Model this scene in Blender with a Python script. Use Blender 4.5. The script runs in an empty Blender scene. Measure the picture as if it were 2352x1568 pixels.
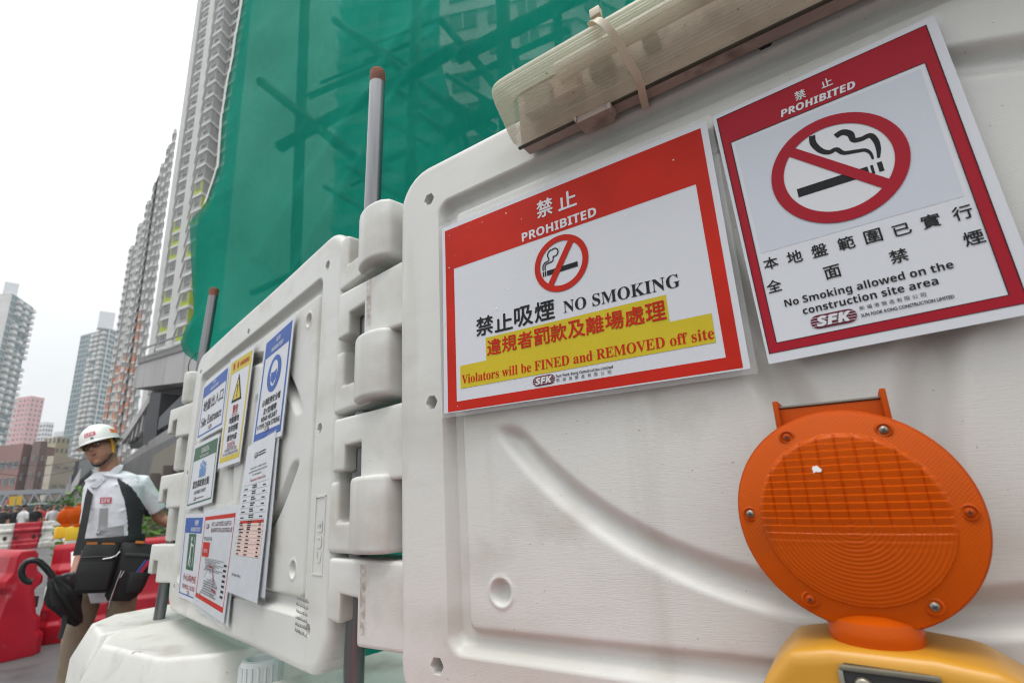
import bpy, bmesh, math, random
import numpy as np
from math import radians, sin, cos, tan, pi, hypot, atan2
from mathutils import Vector, Matrix, noise
random.seed(7)
SC = bpy.context.scene
COL = SC.collection

# ------------------------------------------------------------------ camera, sky, sun, exposure
RW = Matrix(((0.99811028, -0.06144812, 0.0), (0.01675370, 0.27213272, 0.96211387), (-0.05912009, -0.96029574, 0.27264795)))
CAM = Vector((0, 0, 1.2))
cam = bpy.data.cameras.new('camera')
cam.sensor_fit = 'HORIZONTAL'; cam.sensor_width = 36; cam.lens = 18
cam.clip_start = 0.02; cam.clip_end = 3000
cam.dof.use_dof = True; cam.dof.focus_distance = 0.70; cam.dof.aperture_fstop = 7.0
cam_o = bpy.data.objects.new('camera', cam); COL.objects.link(cam_o)
m = Matrix.Identity(4)
for r in range(3):
    m[r][0] = RW[r][0]; m[r][1] = -RW[r][1]; m[r][2] = -RW[r][2]; m[r][3] = CAM[r]
cam_o.matrix_world = m
SC.camera = cam_o

SUN_EL, SUN_AZ = radians(76), radians(-150)          # azimuth from +Y towards +X: behind the camera, to its left
w = bpy.data.worlds.new('World'); SC.world = w; w.use_nodes = True
nt = w.node_tree; nt.nodes.clear()
sky = nt.nodes.new('ShaderNodeTexSky'); sky.sky_type = 'NISHITA'; sky.sun_disc = False
sky.sun_elevation = SUN_EL; sky.sun_rotation = SUN_AZ; sky.air_density = 1.5; sky.dust_density = 4
mx = nt.nodes.new('ShaderNodeMix'); mx.data_type = 'RGBA'
tc = nt.nodes.new('ShaderNodeTexCoord'); nz = nt.nodes.new('ShaderNodeTexNoise'); nz.inputs['Scale'].default_value = 2.2
nz.inputs['Detail'].default_value = 4
nt.links.new(tc.outputs['Generated'], nz.inputs['Vector'])
cr = nt.nodes.new('ShaderNodeValToRGB')
cr.color_ramp.elements[0].position = .3; cr.color_ramp.elements[0].color = (7.9, 8.25, 8.5, 1)
cr.color_ramp.elements[1].position = .75; cr.color_ramp.elements[1].color = (9.9, 10.0, 10.05, 1)
nt.links.new(nz.outputs['Fac'], cr.inputs['Fac'])
mx.inputs[0].default_value = .92
sx_ = nt.nodes.new('ShaderNodeSeparateXYZ'); nt.links.new(tc.outputs['Generated'], sx_.inputs[0])
pw = nt.nodes.new('ShaderNodeMath'); pw.operation = 'POWER'; pw.use_clamp = True; pw.inputs[1].default_value = 1.6
cl = nt.nodes.new('ShaderNodeClamp'); nt.links.new(sx_.outputs['Z'], cl.inputs['Value']); nt.links.new(cl.outputs[0], pw.inputs[0])
ml = nt.nodes.new('ShaderNodeMath'); ml.operation = 'MULTIPLY_ADD'; ml.inputs[1].default_value = 1.2; ml.inputs[2].default_value = .58   # overcast: brighter overhead
nt.links.new(pw.outputs[0], ml.inputs[0])
vm = nt.nodes.new('ShaderNodeVectorMath'); vm.operation = 'SCALE'
nt.links.new(cr.outputs['Color'], vm.inputs[0]); nt.links.new(ml.outputs[0], vm.inputs['Scale'])
nt.links.new(sky.outputs['Color'], mx.inputs[6]); nt.links.new(vm.outputs[0], mx.inputs[7])
bg = nt.nodes.new('ShaderNodeBackground'); bg.inputs['Strength'].default_value = .1
out = nt.nodes.new('ShaderNodeOutputWorld')
nt.links.new(mx.outputs[2], bg.inputs['Color']); nt.links.new(bg.outputs[0], out.inputs[0])

sun = bpy.data.lights.new('sun', 'SUN'); sun.energy = 0.75; sun.angle = radians(30); sun.color = (1, .97, .93)
sun_o = bpy.data.objects.new('sun', sun); COL.objects.link(sun_o)
sd = Vector((sin(SUN_AZ)*cos(SUN_EL), cos(SUN_AZ)*cos(SUN_EL), sin(SUN_EL)))
sun_o.rotation_euler = sd.to_track_quat('Z', 'Y').to_euler()
SC.view_settings.view_transform = 'Standard'; SC.view_settings.look = 'None'
SC.view_settings.exposure = 0.72; SC.view_settings.gamma = 1
SC.render.engine = 'CYCLES'; SC.cycles.use_denoising = True
SC.cycles.volume_bounces = 2; SC.cycles.filter_width = 1.1; SC.cycles.max_bounces = 8; SC.cycles.transparent_max_bounces = 12

# ------------------------------------------------------------------ points on lines of sight (photo measured on a 2352 px wide copy)
def ray(px, py):
    return RW @ Vector((px-1176, py-784, 1176))
def at_dist(px, py, d):
    r = ray(px, py); return CAM + r*(d/hypot(r.x, r.y))
def at_z(px, py, z):
    r = ray(px, py); return CAM + r*((z-CAM.z)/r.z)
def az(px, py):
    r = ray(px, py); return atan2(r.x, r.y)
class VPlane:                                         # vertical plane through a point, running along a compass direction
    def __init__(s, p, azdeg):
        a = radians(azdeg); s.o = Vector((p[0], p[1], 0)); s.r = Vector((sin(a), cos(a), 0))
        n = Vector((s.r.y, -s.r.x, 0)); s.n = n if n.dot(CAM-s.o) > 0 else -n
    def hit(s, px, py):
        d = ray(px, py); t = (s.o-CAM).dot(s.n)/d.dot(s.n); return CAM+d*t

# ------------------------------------------------------------------ materials
MATS = {}
def mat(name, col, rough=.5, metal=0., spec=.5, var=None, bump=None, coat=0., trans=0., transl=0., transp=0., emit=None, stain=None, alpha_noise=None):
    """var=(scale, amount[, (sx,sy,sz)]) tone variation; bump=(scale, strength, dist[, stretch]); stain=(colour, scale, lo, hi)"""
    if name in MATS: return MATS[name]
    M = bpy.data.materials.new(name); M.use_nodes = True; t = M.node_tree; b = t.nodes['Principled BSDF']
    o = t.nodes['Material Output']
    b.inputs['Base Color'].default_value = (*col, 1); b.inputs['Roughness'].default_value = rough
    b.inputs['Metallic'].default_value = metal; b.inputs['Specular IOR Level'].default_value = spec
    b.inputs['Coat Weight'].default_value = coat; b.inputs['Coat Roughness'].default_value = .1
    b.inputs['Transmission Weight'].default_value = trans
    tco = t.nodes.new('ShaderNodeTexCoord')
    def nz_(scale, stretch=None, detail=5):
        n = t.nodes.new('ShaderNodeTexNoise'); n.inputs['Scale'].default_value = scale; n.inputs['Detail'].default_value = detail
        src = tco.outputs['Object']
        if stretch:
            mp = t.nodes.new('ShaderNodeMapping'); mp.inputs['Scale'].default_value = stretch
            t.links.new(src, mp.inputs['Vector']); src = mp.outputs['Vector']
        t.links.new(src, n.inputs['Vector']); return n.outputs['Fac']
    cur = None
    if var:
        f = nz_(var[0], var[2] if len(var) > 2 else None)
        r = t.nodes.new('ShaderNodeValToRGB')
        k = var[1]
        r.color_ramp.elements[0].position = .3; r.color_ramp.elements[0].color = (*[c*(1-k) for c in col], 1)
        r.color_ramp.elements[1].position = .7; r.color_ramp.elements[1].color = (*[min(1, c*(1+k)) for c in col], 1)
        t.links.new(f, r.inputs['Fac']); cur = r.outputs['Color']
    for st in (stain if isinstance(stain, list) else [stain] if stain else []):
        f = nz_(st[1], st[4] if len(st) > 4 else None, 8)
        r = t.nodes.new('ShaderNodeMapRange'); r.inputs['From Min'].default_value = st[2]; r.inputs['From Max'].default_value = st[3]
        t.links.new(f, r.inputs['Value'])
        x = t.nodes.new('ShaderNodeMix'); x.data_type = 'RGBA'
        t.links.new(r.outputs['Result'], x.inputs[0])
        if cur: t.links.new(cur, x.inputs[6])
        else: x.inputs[6].default_value = (*col, 1)
        x.inputs[7].default_value = (*st[0], 1); cur = x.outputs[2]
    if cur: t.links.new(cur, b.inputs['Base Color'])
    nrm = None
    for bp in (bump if isinstance(bump, list) else [bump] if bump else []):
        f = nz_(bp[0], bp[3] if len(bp) > 3 else None)
        if len(bp) > 4:                                  # ridged: thin creases
            q1 = t.nodes.new('ShaderNodeMath'); q1.operation = 'SUBTRACT'; q1.inputs[1].default_value = .5; t.links.new(f, q1.inputs[0])
            q2 = t.nodes.new('ShaderNodeMath'); q2.operation = 'ABSOLUTE'; t.links.new(q1.outputs[0], q2.inputs[0])
            q3 = t.nodes.new('ShaderNodeMath'); q3.operation = 'MINIMUM'; q3.inputs[1].default_value = .05; t.links.new(q2.outputs[0], q3.inputs[0]); f = q3.outputs[0]
        bn = t.nodes.new('ShaderNodeBump'); bn.inputs['Strength'].default_value = bp[1]; bn.inputs['Distance'].default_value = bp[2]
        t.links.new(f, bn.inputs['Height'])
        if nrm: t.links.new(nrm, bn.inputs['Normal'])
        nrm = bn.outputs['Normal']
    if nrm: t.links.new(nrm, b.inputs['Normal'])
    if emit:
        b.inputs['Emission Color'].default_value = (*emit[0], 1); b.inputs['Emission Strength'].default_value = emit[1]
    s = b.outputs[0]
    if transl:
        tr = t.nodes.new('ShaderNodeBsdfTranslucent'); tr.inputs['Color'].default_value = (*col, 1)
        if cur: t.links.new(cur, tr.inputs['Color'])
        if nrm: t.links.new(nrm, tr.inputs['Normal'])
        x = t.nodes.new('ShaderNodeMixShader'); x.inputs[0].default_value = transl
        t.links.new(s, x.inputs[1]); t.links.new(tr.outputs[0], x.inputs[2]); s = x.outputs[0]
    if transp:
        tp = t.nodes.new('ShaderNodeBsdfTransparent'); x = t.nodes.new('ShaderNodeMixShader'); x.inputs[0].default_value = transp
        if alpha_noise:
            f = nz_(alpha_noise[0]); r = t.nodes.new('ShaderNodeMapRange')
            r.inputs['From Min'].default_value = .3; r.inputs['From Max'].default_value = .7
            r.inputs['To Min'].default_value = alpha_noise[1]; r.inputs['To Max'].default_value = alpha_noise[2]
            t.links.new(f, r.inputs['Value']); t.links.new(r.outputs[0], x.inputs[0])
        t.links.new(s, x.inputs[1]); t.links.new(tp.outputs[0], x.inputs[2]); s = x.outputs[0]
    t.links.new(s, o.inputs['Surface'])
    MATS[name] = M; return M

# ------------------------------------------------------------------ objects
def tag(o, label=None, cat=None, group=None, kind=None):
    if label: o['label'] = label
    if cat: o['category'] = cat
    if group: o['group'] = group
    if kind: o['kind'] = kind
    return o
def thing(name, label, cat, M=None, group=None):
    o = bpy.data.objects.new(name, None); COL.objects.link(o); o.empty_display_size = .1
    if M is not None: o.matrix_world = M if isinstance(M, Matrix) else Matrix.Translation(M)
    return tag(o, label, cat, group)
def link(name, me, mats=None, parent=None, M=None):
    o = bpy.data.objects.new(name, me); COL.objects.link(o)
    if mats:
        for q in (mats if isinstance(mats, (list, tuple)) else [mats]): me.materials.append(q)
    if parent: o.parent = parent
    if M is not None: o.matrix_local = M
    return o
def copy_tree(o, parent=None):
    c = o.copy(); COL.objects.link(c)
    if parent: c.parent = parent
    for ch in list(o.children): copy_tree(ch, c)
    return c
def frame(z, x=None):                                  # matrix whose z axis is z
    z = Vector(z).normalized(); x = Vector(x or (1, 0, 0) if abs(z.x) < .9 else (0, 1, 0))
    y = z.cross(x).normalized(); x = y.cross(z)
    return Matrix((x, y, z)).transposed()
class MB:
    def __init__(s): s.v = []; s.f = []; s.m = []
    def add(s, vs, fs, mi=0, M=None):
        b = len(s.v); s.v += [(M @ Vector(p))[:] if M is not None else tuple(p) for p in vs]
        s.f += [tuple(b+i for i in f) for f in fs]; s.m += [mi]*len(fs); return s
    def box(s, c, d, mi=0, M=None):
        x, y, z = d[0]/2, d[1]/2, d[2]/2
        vs = [(c[0]+i*x, c[1]+j*y, c[2]+k*z) for k in (-1, 1) for j in (-1, 1) for i in (-1, 1)]
        return s.add(vs, [(0, 2, 3, 1), (4, 5, 7, 6), (0, 1, 5, 4), (2, 6, 7, 3), (0, 4, 6, 2), (1, 3, 7, 5)], mi, M)
    def prism(s, poly, z0, z1, mi=0, M=None):
        n = len(poly); a = sum(poly[i][0]*poly[(i+1) % n][1]-poly[(i+1) % n][0]*poly[i][1] for i in range(n))
        if a < 0: poly = poly[::-1]
        vs = [(p[0], p[1], z0) for p in poly]+[(p[0], p[1], z1) for p in poly]
        fs = [tuple(range(n))[::-1], tuple(range(n, 2*n))]+[(i, (i+1) % n, n+(i+1) % n, n+i) for i in range(n)]
        return s.add(vs, fs, mi, M)
    def hull2(s, bot, top, mi=0):                       # two polygons with equal counts, joined by side faces
        n = len(bot)
        return s.add(list(bot)+list(top), [tuple(range(n))[::-1], tuple(range(n, 2*n))]+[(i, (i+1) % n, n+(i+1) % n, n+i) for i in range(n)], mi)
    def tube(s, pts, r, seg=10, mi=0, caps=True, flat=1.):
        pts = [Vector(p) for p in pts]; n = len(pts); rs = r if isinstance(r, (list, tuple)) else [r]*n
        vs = []; prev = None
        for i, p in enumerate(pts):
            t = (pts[min(i+1, n-1)]-pts[max(i-1, 0)]).normalized()
            if prev is None:
                prev = Vector((0, 0, 1)) if abs(t.z) < .9 else Vector((1, 0, 0))
            a = (prev-t*prev.dot(t)).normalized(); b = t.cross(a); prev = a
            vs += [p+(a*cos(2*pi*j/seg)+b*sin(2*pi*j/seg)*flat)*rs[i] for j in range(seg)]
        fs = [(i*seg+j, i*seg+(j+1) % seg, (i+1)*seg+(j+1) % seg, (i+1)*seg+j) for i in range(n-1) for j in range(seg)]
        if caps: fs += [tuple(range(seg))[::-1], tuple(range((n-1)*seg, n*seg))]
        return s.add(vs, fs, mi)
    def loft(s, rings, seg=20, mi=0, caps=True, power=2.):   # rings: (centre, a-vector, b-vector)
        vs = []
        for c, a, b in rings:
            c, a, b = Vector(c), Vector(a), Vector(b)
            for j in range(seg):
                t = 2*pi*j/seg; x, y = cos(t), sin(t)
                k = (abs(x)**power+abs(y)**power)**(-1/power)
                vs.append(c+a*x*k+b*y*k)
        n = len(rings)
        fs = [(i*seg+j, i*seg+(j+1) % seg, (i+1)*seg+(j+1) % seg, (i+1)*seg+j) for i in range(n-1) for j in range(seg)]
        if caps: fs += [tuple(range(seg))[::-1], tuple(range((n-1)*seg, n*seg))]
        return s.add(vs, fs, mi)
    def lathe(s, prof, seg=32, mi=0, M=None):           # prof: (r, z)
        vs = [(r*cos(2*pi*j/seg), r*sin(2*pi*j/seg), z) for r, z in prof for j in range(seg)]; n = len(prof)
        fs = [(i*seg+j, i*seg+(j+1) % seg, (i+1)*seg+(j+1) % seg, (i+1)*seg+j) for i in range(n-1) for j in range(seg)]
        fs += [tuple(range(seg))[::-1], tuple(range((n-1)*seg, n*seg))]
        return s.add(vs, fs, mi, M)
    def ball(s, c, r, seg=14, mi=0, M=None):
        r = r if isinstance(r, (tuple, list, Vector)) else (r, r, r); n = seg//2+1
        vs = []; fs = []
        for i in range(n+1):
            t = pi*i/n
            for j in range(seg):
                p = 2*pi*j/seg; vs.append((c[0]+r[0]*sin(t)*cos(p), c[1]+r[1]*sin(t)*sin(p), c[2]+r[2]*cos(t)))
        fs = [(i*seg+j, (i+1)*seg+j, (i+1)*seg+(j+1) % seg, i*seg+(j+1) % seg) for i in range(n) for j in range(seg)]
        return s.add(vs, fs, mi, M)
    def px(s, plane, pts, thick, mi=0, front=0.):        # polygon seen at these picture points, standing on a vertical plane
        P = [plane.hit(*p)+plane.n*front for p in pts]; n = len(P)
        return s.add(P+[p-plane.n*thick for p in P], [tuple(range(n)), tuple(range(n, 2*n))[::-1]]+[(i, n+i, n+(i+1) % n, (i+1) % n) for i in range(n)], mi)
    def build(s, name, mats, parent=None, M=None, smooth=None, bevel=0., segs=2, base=None):
        me = bpy.data.meshes.new(name)
        vs = s.v if base is None else [tuple(Vector(p)-Vector(base)) for p in s.v]
        me.from_pydata(vs, [], s.f); me.polygons.foreach_set('material_index', s.m); me.update()
        bm = bmesh.new(); bm.from_mesh(me)
        bmesh.ops.recalc_face_normals(bm, faces=bm.faces)
        if bevel:
            es = [e for e in bm.edges if len(e.link_faces) == 2 and e.calc_face_angle(0) > .45]
            bmesh.ops.bevel(bm, geom=es, offset=bevel, offset_type='OFFSET', segments=segs, profile=.6, affect='EDGES', clamp_overlap=True)
        bm.to_mesh(me); bm.free()
        if smooth is not None or bevel:
            me.shade_smooth(); me.set_sharp_from_angle(angle=radians(smooth or 40))
        o = link(name, me, mats, parent, M)
        if base is not None: o.location = base
        return o
def fuse(name, mb, mats, parent, voxel, smooth=4, matf=None, base=None):   # closed pieces grown together into one surface
    me = bpy.data.meshes.new(name)
    o = bpy.data.objects.new(name, me); COL.objects.link(o)
    me.from_pydata([tuple(Vector(p)-Vector(base or (0, 0, 0))) for p in mb.v], [], mb.f); me.update()
    r = o.modifiers.new('r', 'REMESH'); r.mode = 'VOXEL'; r.voxel_size = voxel; r.use_smooth_shade = True
    q = o.modifiers.new('s', 'SMOOTH'); q.iterations = smooth; q.factor = .5
    dg = bpy.context.evaluated_depsgraph_get(); dg.update()
    m2 = bpy.data.meshes.new_from_object(o.evaluated_get(dg)); m2.name = name
    o.modifiers.clear(); o.data = m2; bpy.data.meshes.remove(me)
    for q in mats: m2.materials.append(q)
    if matf:
        b = Vector(base or (0, 0, 0))
        for p in m2.polygons: p.material_index = matf(Vector(p.center)+b)
    m2.shade_smooth()
    if parent: o.parent = parent
    if base is not None: o.location = base
    return o

# ------------------------------------------------------------------ lettering
def _map(s, up, lo):
    return ''.join(chr(up+ord(c)-65) if 'A' <= c <= 'Z' else chr(lo+ord(c)-97) if 'a' <= c <= 'z' else c for c in s)
def serif(s): return _map(s, 0x1D400, 0x1D41A)
def sansb(s): return _map(s, 0x1D5D4, 0x1D5EE)
def sansbi(s): return _map(s, 0x1D63C, 0x1D656)
_tc = {}
def glyphs(s):
    if s in _tc: return _tc[s]
    c = bpy.data.curves.new('t', 'FONT'); c.body = s; c.fill_mode = 'FRONT'; c.resolution_u = 3
    o = bpy.data.objects.new('t', c); COL.objects.link(o)
    dg = bpy.context.evaluated_depsgraph_get(); dg.update()
    me = bpy.data.meshes.new_from_object(o.evaluated_get(dg))
    vs = [v.co.copy() for v in me.vertices]; fs = [tuple(p.vertices) for p in me.polygons]
    bpy.data.objects.remove(o); bpy.data.curves.remove(c); bpy.data.meshes.remove(me)
    _tc[s] = (vs, fs); return vs, fs
# ------------------------------------------------------------------ shared surface colours
PLASTIC = mat('white_plastic', (.60, .595, .56), .40, var=(3, .05), coat=.1,
              bump=[(60, .22, .0012, (1.2, 26, 1)), (9, .12, .004)],
              stain=[((.36, .32, .25), 7, .57, .86), ((.35, .30, .24), 220, .715, .735), ((.43, .41, .35), 2.2, .52, .78, (1, 3, 1)), ((.42, .40, .34), 1.0, .60, .9, (11, 1.0, 6))])
BASEPL = mat('weathered_white_plastic', (.60, .595, .55), .45, var=(5, .06), bump=[(40, .25, .003), (6, .2, .01)],
             stain=[((.30, .26, .21), 6, .55, .8), ((.44, .40, .33), 1.7, .48, .75), ((.22, .18, .14), 26, .66, .74)])
PAPER = mat('paper', (.56, .57, .60), .4, coat=.08, var=(4, .02))
PAPERG = mat('laminated_paper', (.53, .55, .58), .3, coat=.08, var=(30, .05))
INK = mat('black_ink', (.012, .012, .013), .6, spec=.2)
RED1 = mat('orange_red_print', (.46, .016, .006), .5, spec=.15, var=(12, .1))
RED2 = mat('crimson_print', (.32, .005, .017), .5, spec=.18, var=(5, .08))
YEL = mat('yellow_print', (.52, .40, .005), .45, spec=.3, var=(12, .05))
MAROON = mat('maroon_print', (.115, .008, .024), .5, spec=.3)
BLUE = mat('blue_print', (.010, .075, .34), .45, spec=.3, var=(8, .1))
GREEN = mat('green_print', (.012, .09, .035), .45, spec=.3)
GREYP = mat('pale_grey_print', (.51, .53, .58), .4, spec=.3)
WHITEP = mat('white_print', (.58, .58, .60), .4)
PINKP = mat('pale_pink_print', (.70, .50, .44), .4)
GREYINK = mat('grey_ink', (.16, .16, .17), .4)
LAMI = mat('clear_laminate', (.8, .8, .8), .08, transp=.82)
STEEL = mat('galvanised_steel', (.20, .20, .205), .32, metal=.9, var=(40, .45, (1, 1, .03)), bump=(90, .15, .001), stain=((.10, .06, .04), 12, .66, .8))
RUST = mat('rust', (.16, .055, .028), .85, var=(45, .4), bump=(80, .5, .002))

def M4(R, o):
    q = Matrix.Identity(4)
    for r in range(3):
        for c in range(3): q[r][c] = R[r][c]
        q[r][3] = o[r]
    return q
# panel frames: x along the panel, y up, z out of its face; origin at the top left bolt
MPB = M4(((.842322, -.001923, -.538971), (-.538881, .015650, -.842237), (.010055, .999876, .012146)), (-.12481, .76139, 1.67271))
MPA = M4(((.692652, -.000998, -.721272), (-.720953, .028791, -.692385), (.021457, .999585, .019223)), (-.38082, .99627, 1.67495)) @ Matrix.Translation((-1.04, 0, 0))
T = Matrix.Translation
def panel_hit(MP, px, py, w=0):
    n = MP.col[2].to_3d(); o = MP.translation+n*w; d = ray(px, py); t = (o-CAM).dot(n)/d.dot(n)
    return MP.inverted() @ (CAM+d*t)

# ------------------------------------------------------------------ hoarding panels
def panel_body():
    UC, VC, HW, HH, RC = .52, -.345, .5915, .415, .07
    us = np.arange(-HW, HW+.0031, .0035); vs = np.arange(-HH, HH+.0031, .0035)
    for c in (-.52, 0, .52): us = np.concatenate([us[np.abs(us-c) > .0125], np.arange(c-.0125, c+.0126, .00125)])
    for c in (-.345, 0, .345): vs = np.concatenate([vs[np.abs(vs-c) > .0125], np.arange(c-.0125, c+.0126, .00125)])
    for c in (-.417, .417): us = np.concatenate([us[np.abs(us-c) > .019], np.arange(c-.019, c+.0191, .0016)])
    for c in (-.2545, .2545): vs = np.concatenate([vs[np.abs(vs-c) > .019], np.arange(c-.019, c+.0191, .0016)])
    us = np.unique(np.round(us, 5)); vs = np.unique(np.round(vs, 5))
    A, B = np.meshgrid(us, vs, indexing='ij')
    def rr(a, b, hw, hh, r):
        qx = np.abs(a)-hw+r; qy = np.abs(b)-hh+r
        return np.hypot(np.maximum(qx, 0), np.maximum(qy, 0))+np.minimum(np.maximum(qx, qy), 0)-r
    def ss(x, e0, e1):
        t = np.clip((x-e0)/(e1-e0), 0, 1); return t*t*(3-2*t)
    sd = rr(A, B, HW, HH, RC)
    h = 0.008
    out = (sd > 0) & (sd < .0024)
    g = 1e-4
    gx = (rr(A+g, B, HW, HH, RC)-rr(A-g, B, HW, HH, RC))/(2*g); gy = (rr(A, B+g, HW, HH, RC)-rr(A, B-g, HW, HH, RC))/(2*g)
    A2 = np.where(out, A-gx*sd, A); B2 = np.where(out, B-gy*sd, B)
    keep = sd < .0024
    W = np.zeros_like(A)
    i1 = rr(A2, B2, .498, .327, .022); i2 = rr(A2, B2, .472, .303, .012)
    W += -.019*ss(-i1, -.003, .009) + .012*ss(-i2, -.003, .005)
    ins = ss(-i2, .004, .02)
    # ring shaped grooves mirrored above and below the middle
    for sg in (-1, 1):
        b = B2*sg; d = np.abs(np.hypot(A2, b+.23)-.484); ok = ss(b, .045, .07)
        W += -.016*ss(.021-d, 0, .019)*ok*ins
    for sx in (-1, 1):                                 # two slanting grooves either side of the middle
        x0, y0, x1, y1 = -.105*sx, .12, -.035*sx, -.145
        px, py = A2-x0, B2-y0; L2 = (x1-x0)**2+(y1-y0)**2
        t = np.clip((px*(x1-x0)+py*(y1-y0))/L2, 0, 1); d = np.hypot(px-t*(x1-x0), py-t*(y1-y0))
        W += -.014*ss(.03-d, 0, .028)
        for sy in (-1, 1):                             # round dimples
            r = np.hypot(A2-.417*sx, B2-.2545*sy)
            W += -.014*ss(.0165-r, 0, .0105)+.0012*ss(.004-np.abs(r-.0175), 0, .004)
    def hexd(a, b):
        a, b = np.abs(a), np.abs(b); return np.maximum(a*.8660+b*.5, b)
    for (a, b) in [(sx*.52, sy*.345) for sx in (-1, 1) for sy in (-1, 0, 1)]+[(0, .345), (0, -.345)]:
        W += -.022*ss(.0092-hexd(A2-a, B2-b), 0, .0015)
    W += .0012*np.sin(A2*9)*np.sin(B2*7+1)
    s2 = np.where(out, 0, sd); RL = .016
    W -= np.where(s2 > -RL, RL-np.sqrt(np.clip(RL**2-(s2+RL)**2, 0, None)), 0)
    idx = -np.ones(A.shape, int); idx[keep] = np.arange(keep.sum())
    V = np.stack([A2[keep], B2[keep]-VC-.0+0, W[keep]], 1); V[:, 1] += VC+HH
    q = np.stack([idx[:-1, :-1], idx[1:, :-1], idx[1:, 1:], idx[:-1, 1:]], -1).reshape(-1, 4)
    q = q[(q >= 0).all(1)]
    me = bpy.data.meshes.new('body'); me.from_pydata(V.tolist(), [], q.tolist()); me.update()
    bm = bmesh.new(); bm.from_mesh(me)
    lo = [v for v in bm.verts if not v.link_faces]; bmesh.ops.delete(bm, geom=lo, context='VERTS')
    be = [e for e in bm.edges if len(e.link_faces) == 1]
    for z in (-.060, -.074, -.080):
        ex = bmesh.ops.extrude_edge_only(bm, edges=be)['geom']
        k = 1-(.012 if z == -.080 else .004 if z == -.074 else 0)
        for v in ex:
            if isinstance(v, bmesh.types.BMVert):
                v.co.z = z
                if k < 1: v.co.x *= k; v.co.y = (v.co.y-HH)*k+HH
        be = [e for e in ex if isinstance(e, bmesh.types.BMEdge)]
    bmesh.ops.holes_fill(bm, edges=be)
    bmesh.ops.recalc_face_normals(bm, faces=bm.faces)
    bm.to_mesh(me); bm.free(); me.shade_smooth(); me.set_sharp_from_angle(angle=radians(50))
    return me
BASE = Vector((.52, -.76, 0))                          # panel local origin: middle of its bottom edge
BODY = panel_body()
def knuckle_left():                                    # pierced knuckle on the panel's left side; origin at its top right
    k = MB()
    k.prism([(.012, 0), (-.192, 0), (-.192, -.094), (-.146, -.094), (-.146, -.052), (-.088, -.052), (-.088, -.117), (.012, -.117)], -.082, -.002)
    k.v = [(x, y, z+min(0, (x+.084)*.26)) for x, y, z in k.v]
    k.box((-.085, -.056, -.084), (.19, .108, .014))
    return k
def knuckle_right():                                   # barrel knuckle on the right side; origin at its top left
    k = MB()
    k.prism([(-.012, 0), (.018, 0), (.018, -.068), (.070, -.068), (.070, 0), (.128, 0), (.128, -.1175), (-.012, -.1175)], -.08, .0)
    n = 8; pts = [(.078+.106*i/n, .020*sin(pi*i/n)**.6) for i in range(n+1)]
    k.prism([(p[0], p[1]) for p in pts]+[(.184, -.08), (.078, -.08)], 0, .115, 0, Matrix(((1, 0, 0, 0), (0, 0, 1, -.115), (0, 1, 0, 0), (0, 0, 0, 1))))
    k.box((.06, -.058, -.052), (.13, .112, .04))
    return k
KL = knuckle_left().build('hinge_knuckle', [PLASTIC], bevel=.010, segs=4)
KR = knuckle_right().build('hinge_knuckle', [PLASTIC], bevel=.009, segs=4)
LV = (-.091, -.334, -.566); RV = (.034, -.212, -.449)
def make_panel(name, label, MP, turn=0):
    t = thing(name, label, 'hoarding panel', MP @ T(BASE), 'hoarding panels hinged on steel poles')
    b = link('body', BODY, None, t)
    if not BODY.materials: BODY.materials.append(PLASTIC)
    for src, vs, u in ((KL, LV, -.0715), (KR, RV, 1.1115)):
        for v in vs:
            c = src.copy(); COL.objects.link(c); c.parent = t; c.location = Vector((u, v, 0))-BASE
            if u < 0 and turn: c.rotation_euler = (0, radians(turn), 0)
    return t
PB = make_panel('hoarding_panel', 'white plastic hoarding panel carrying the two no smoking signs and the strip lamp', MPB)
PA = make_panel('hoarding_panel', 'white plastic hoarding panel covered with seven safety notices, left of the steel pole', MPA, 18)
pc = at_dist(411, 1100, 2.27); pc.z = 1.655
dC = Vector((pc.x, pc.y, 0)).normalized(); dC = (Matrix.Rotation(radians(-5), 3, 'Z') @ dC)
MPC = M4(Matrix((-dC, Vector((0, 0, 1)), (-dC).cross(Vector((0, 0, 1))))).transposed(), pc+dC*1.24+Vector((0, 0, .0)))
PCn = make_panel('hoarding_panel', 'white plastic hoarding panel turned away, only its hinge knuckles seen behind the notices panel', MPC)
bpy.data.objects.remove(KL); bpy.data.objects.remove(KR)
# printed stamp and embossed plate on the notices panel
sb = MB(); rs_ = random.Random(2)
for i in range(6):
    x = .985
    while x < 1.035:
        wd = rs_.uniform(.0015, .006); y = -.645-i*.0105+rs_.uniform(-.0006, .0006)-(x-.985)*.06
        sb.box((x+wd/2, y, .0014), (wd, rs_.uniform(.0010, .0016), .0006)); sb.box((x+wd*.3, y+.002, .0014), (.0009, rs_.uniform(.002, .005), .0006)); x += wd+rs_.uniform(.0005, .003)
sb.v = [tuple(Vector(p)-BASE) for p in sb.v]
sb.build('ink_stamp', [GREYINK], PA)
eb = MB()
for x0, x1, y0, y1 in ((1.045, 1.048, -.60, -.47), (1.085, 1.088, -.60, -.47), (1.045, 1.088, -.473, -.47), (1.045, 1.088, -.603, -.60)):
    eb.box(((x0+x1)/2, (y0+y1)/2, 0), (x1-x0, y1-y0, .004))
gv, gf = glyphs(sansb('CUB'))
eb.add([(1.079-v.y*.026, -.585+v.x*.036, .0015) for v in gv], gf)
eb.v = [tuple(Vector(p)-BASE) for p in eb.v]
eb.build('embossed_plate', [PLASTIC], PA)

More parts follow.
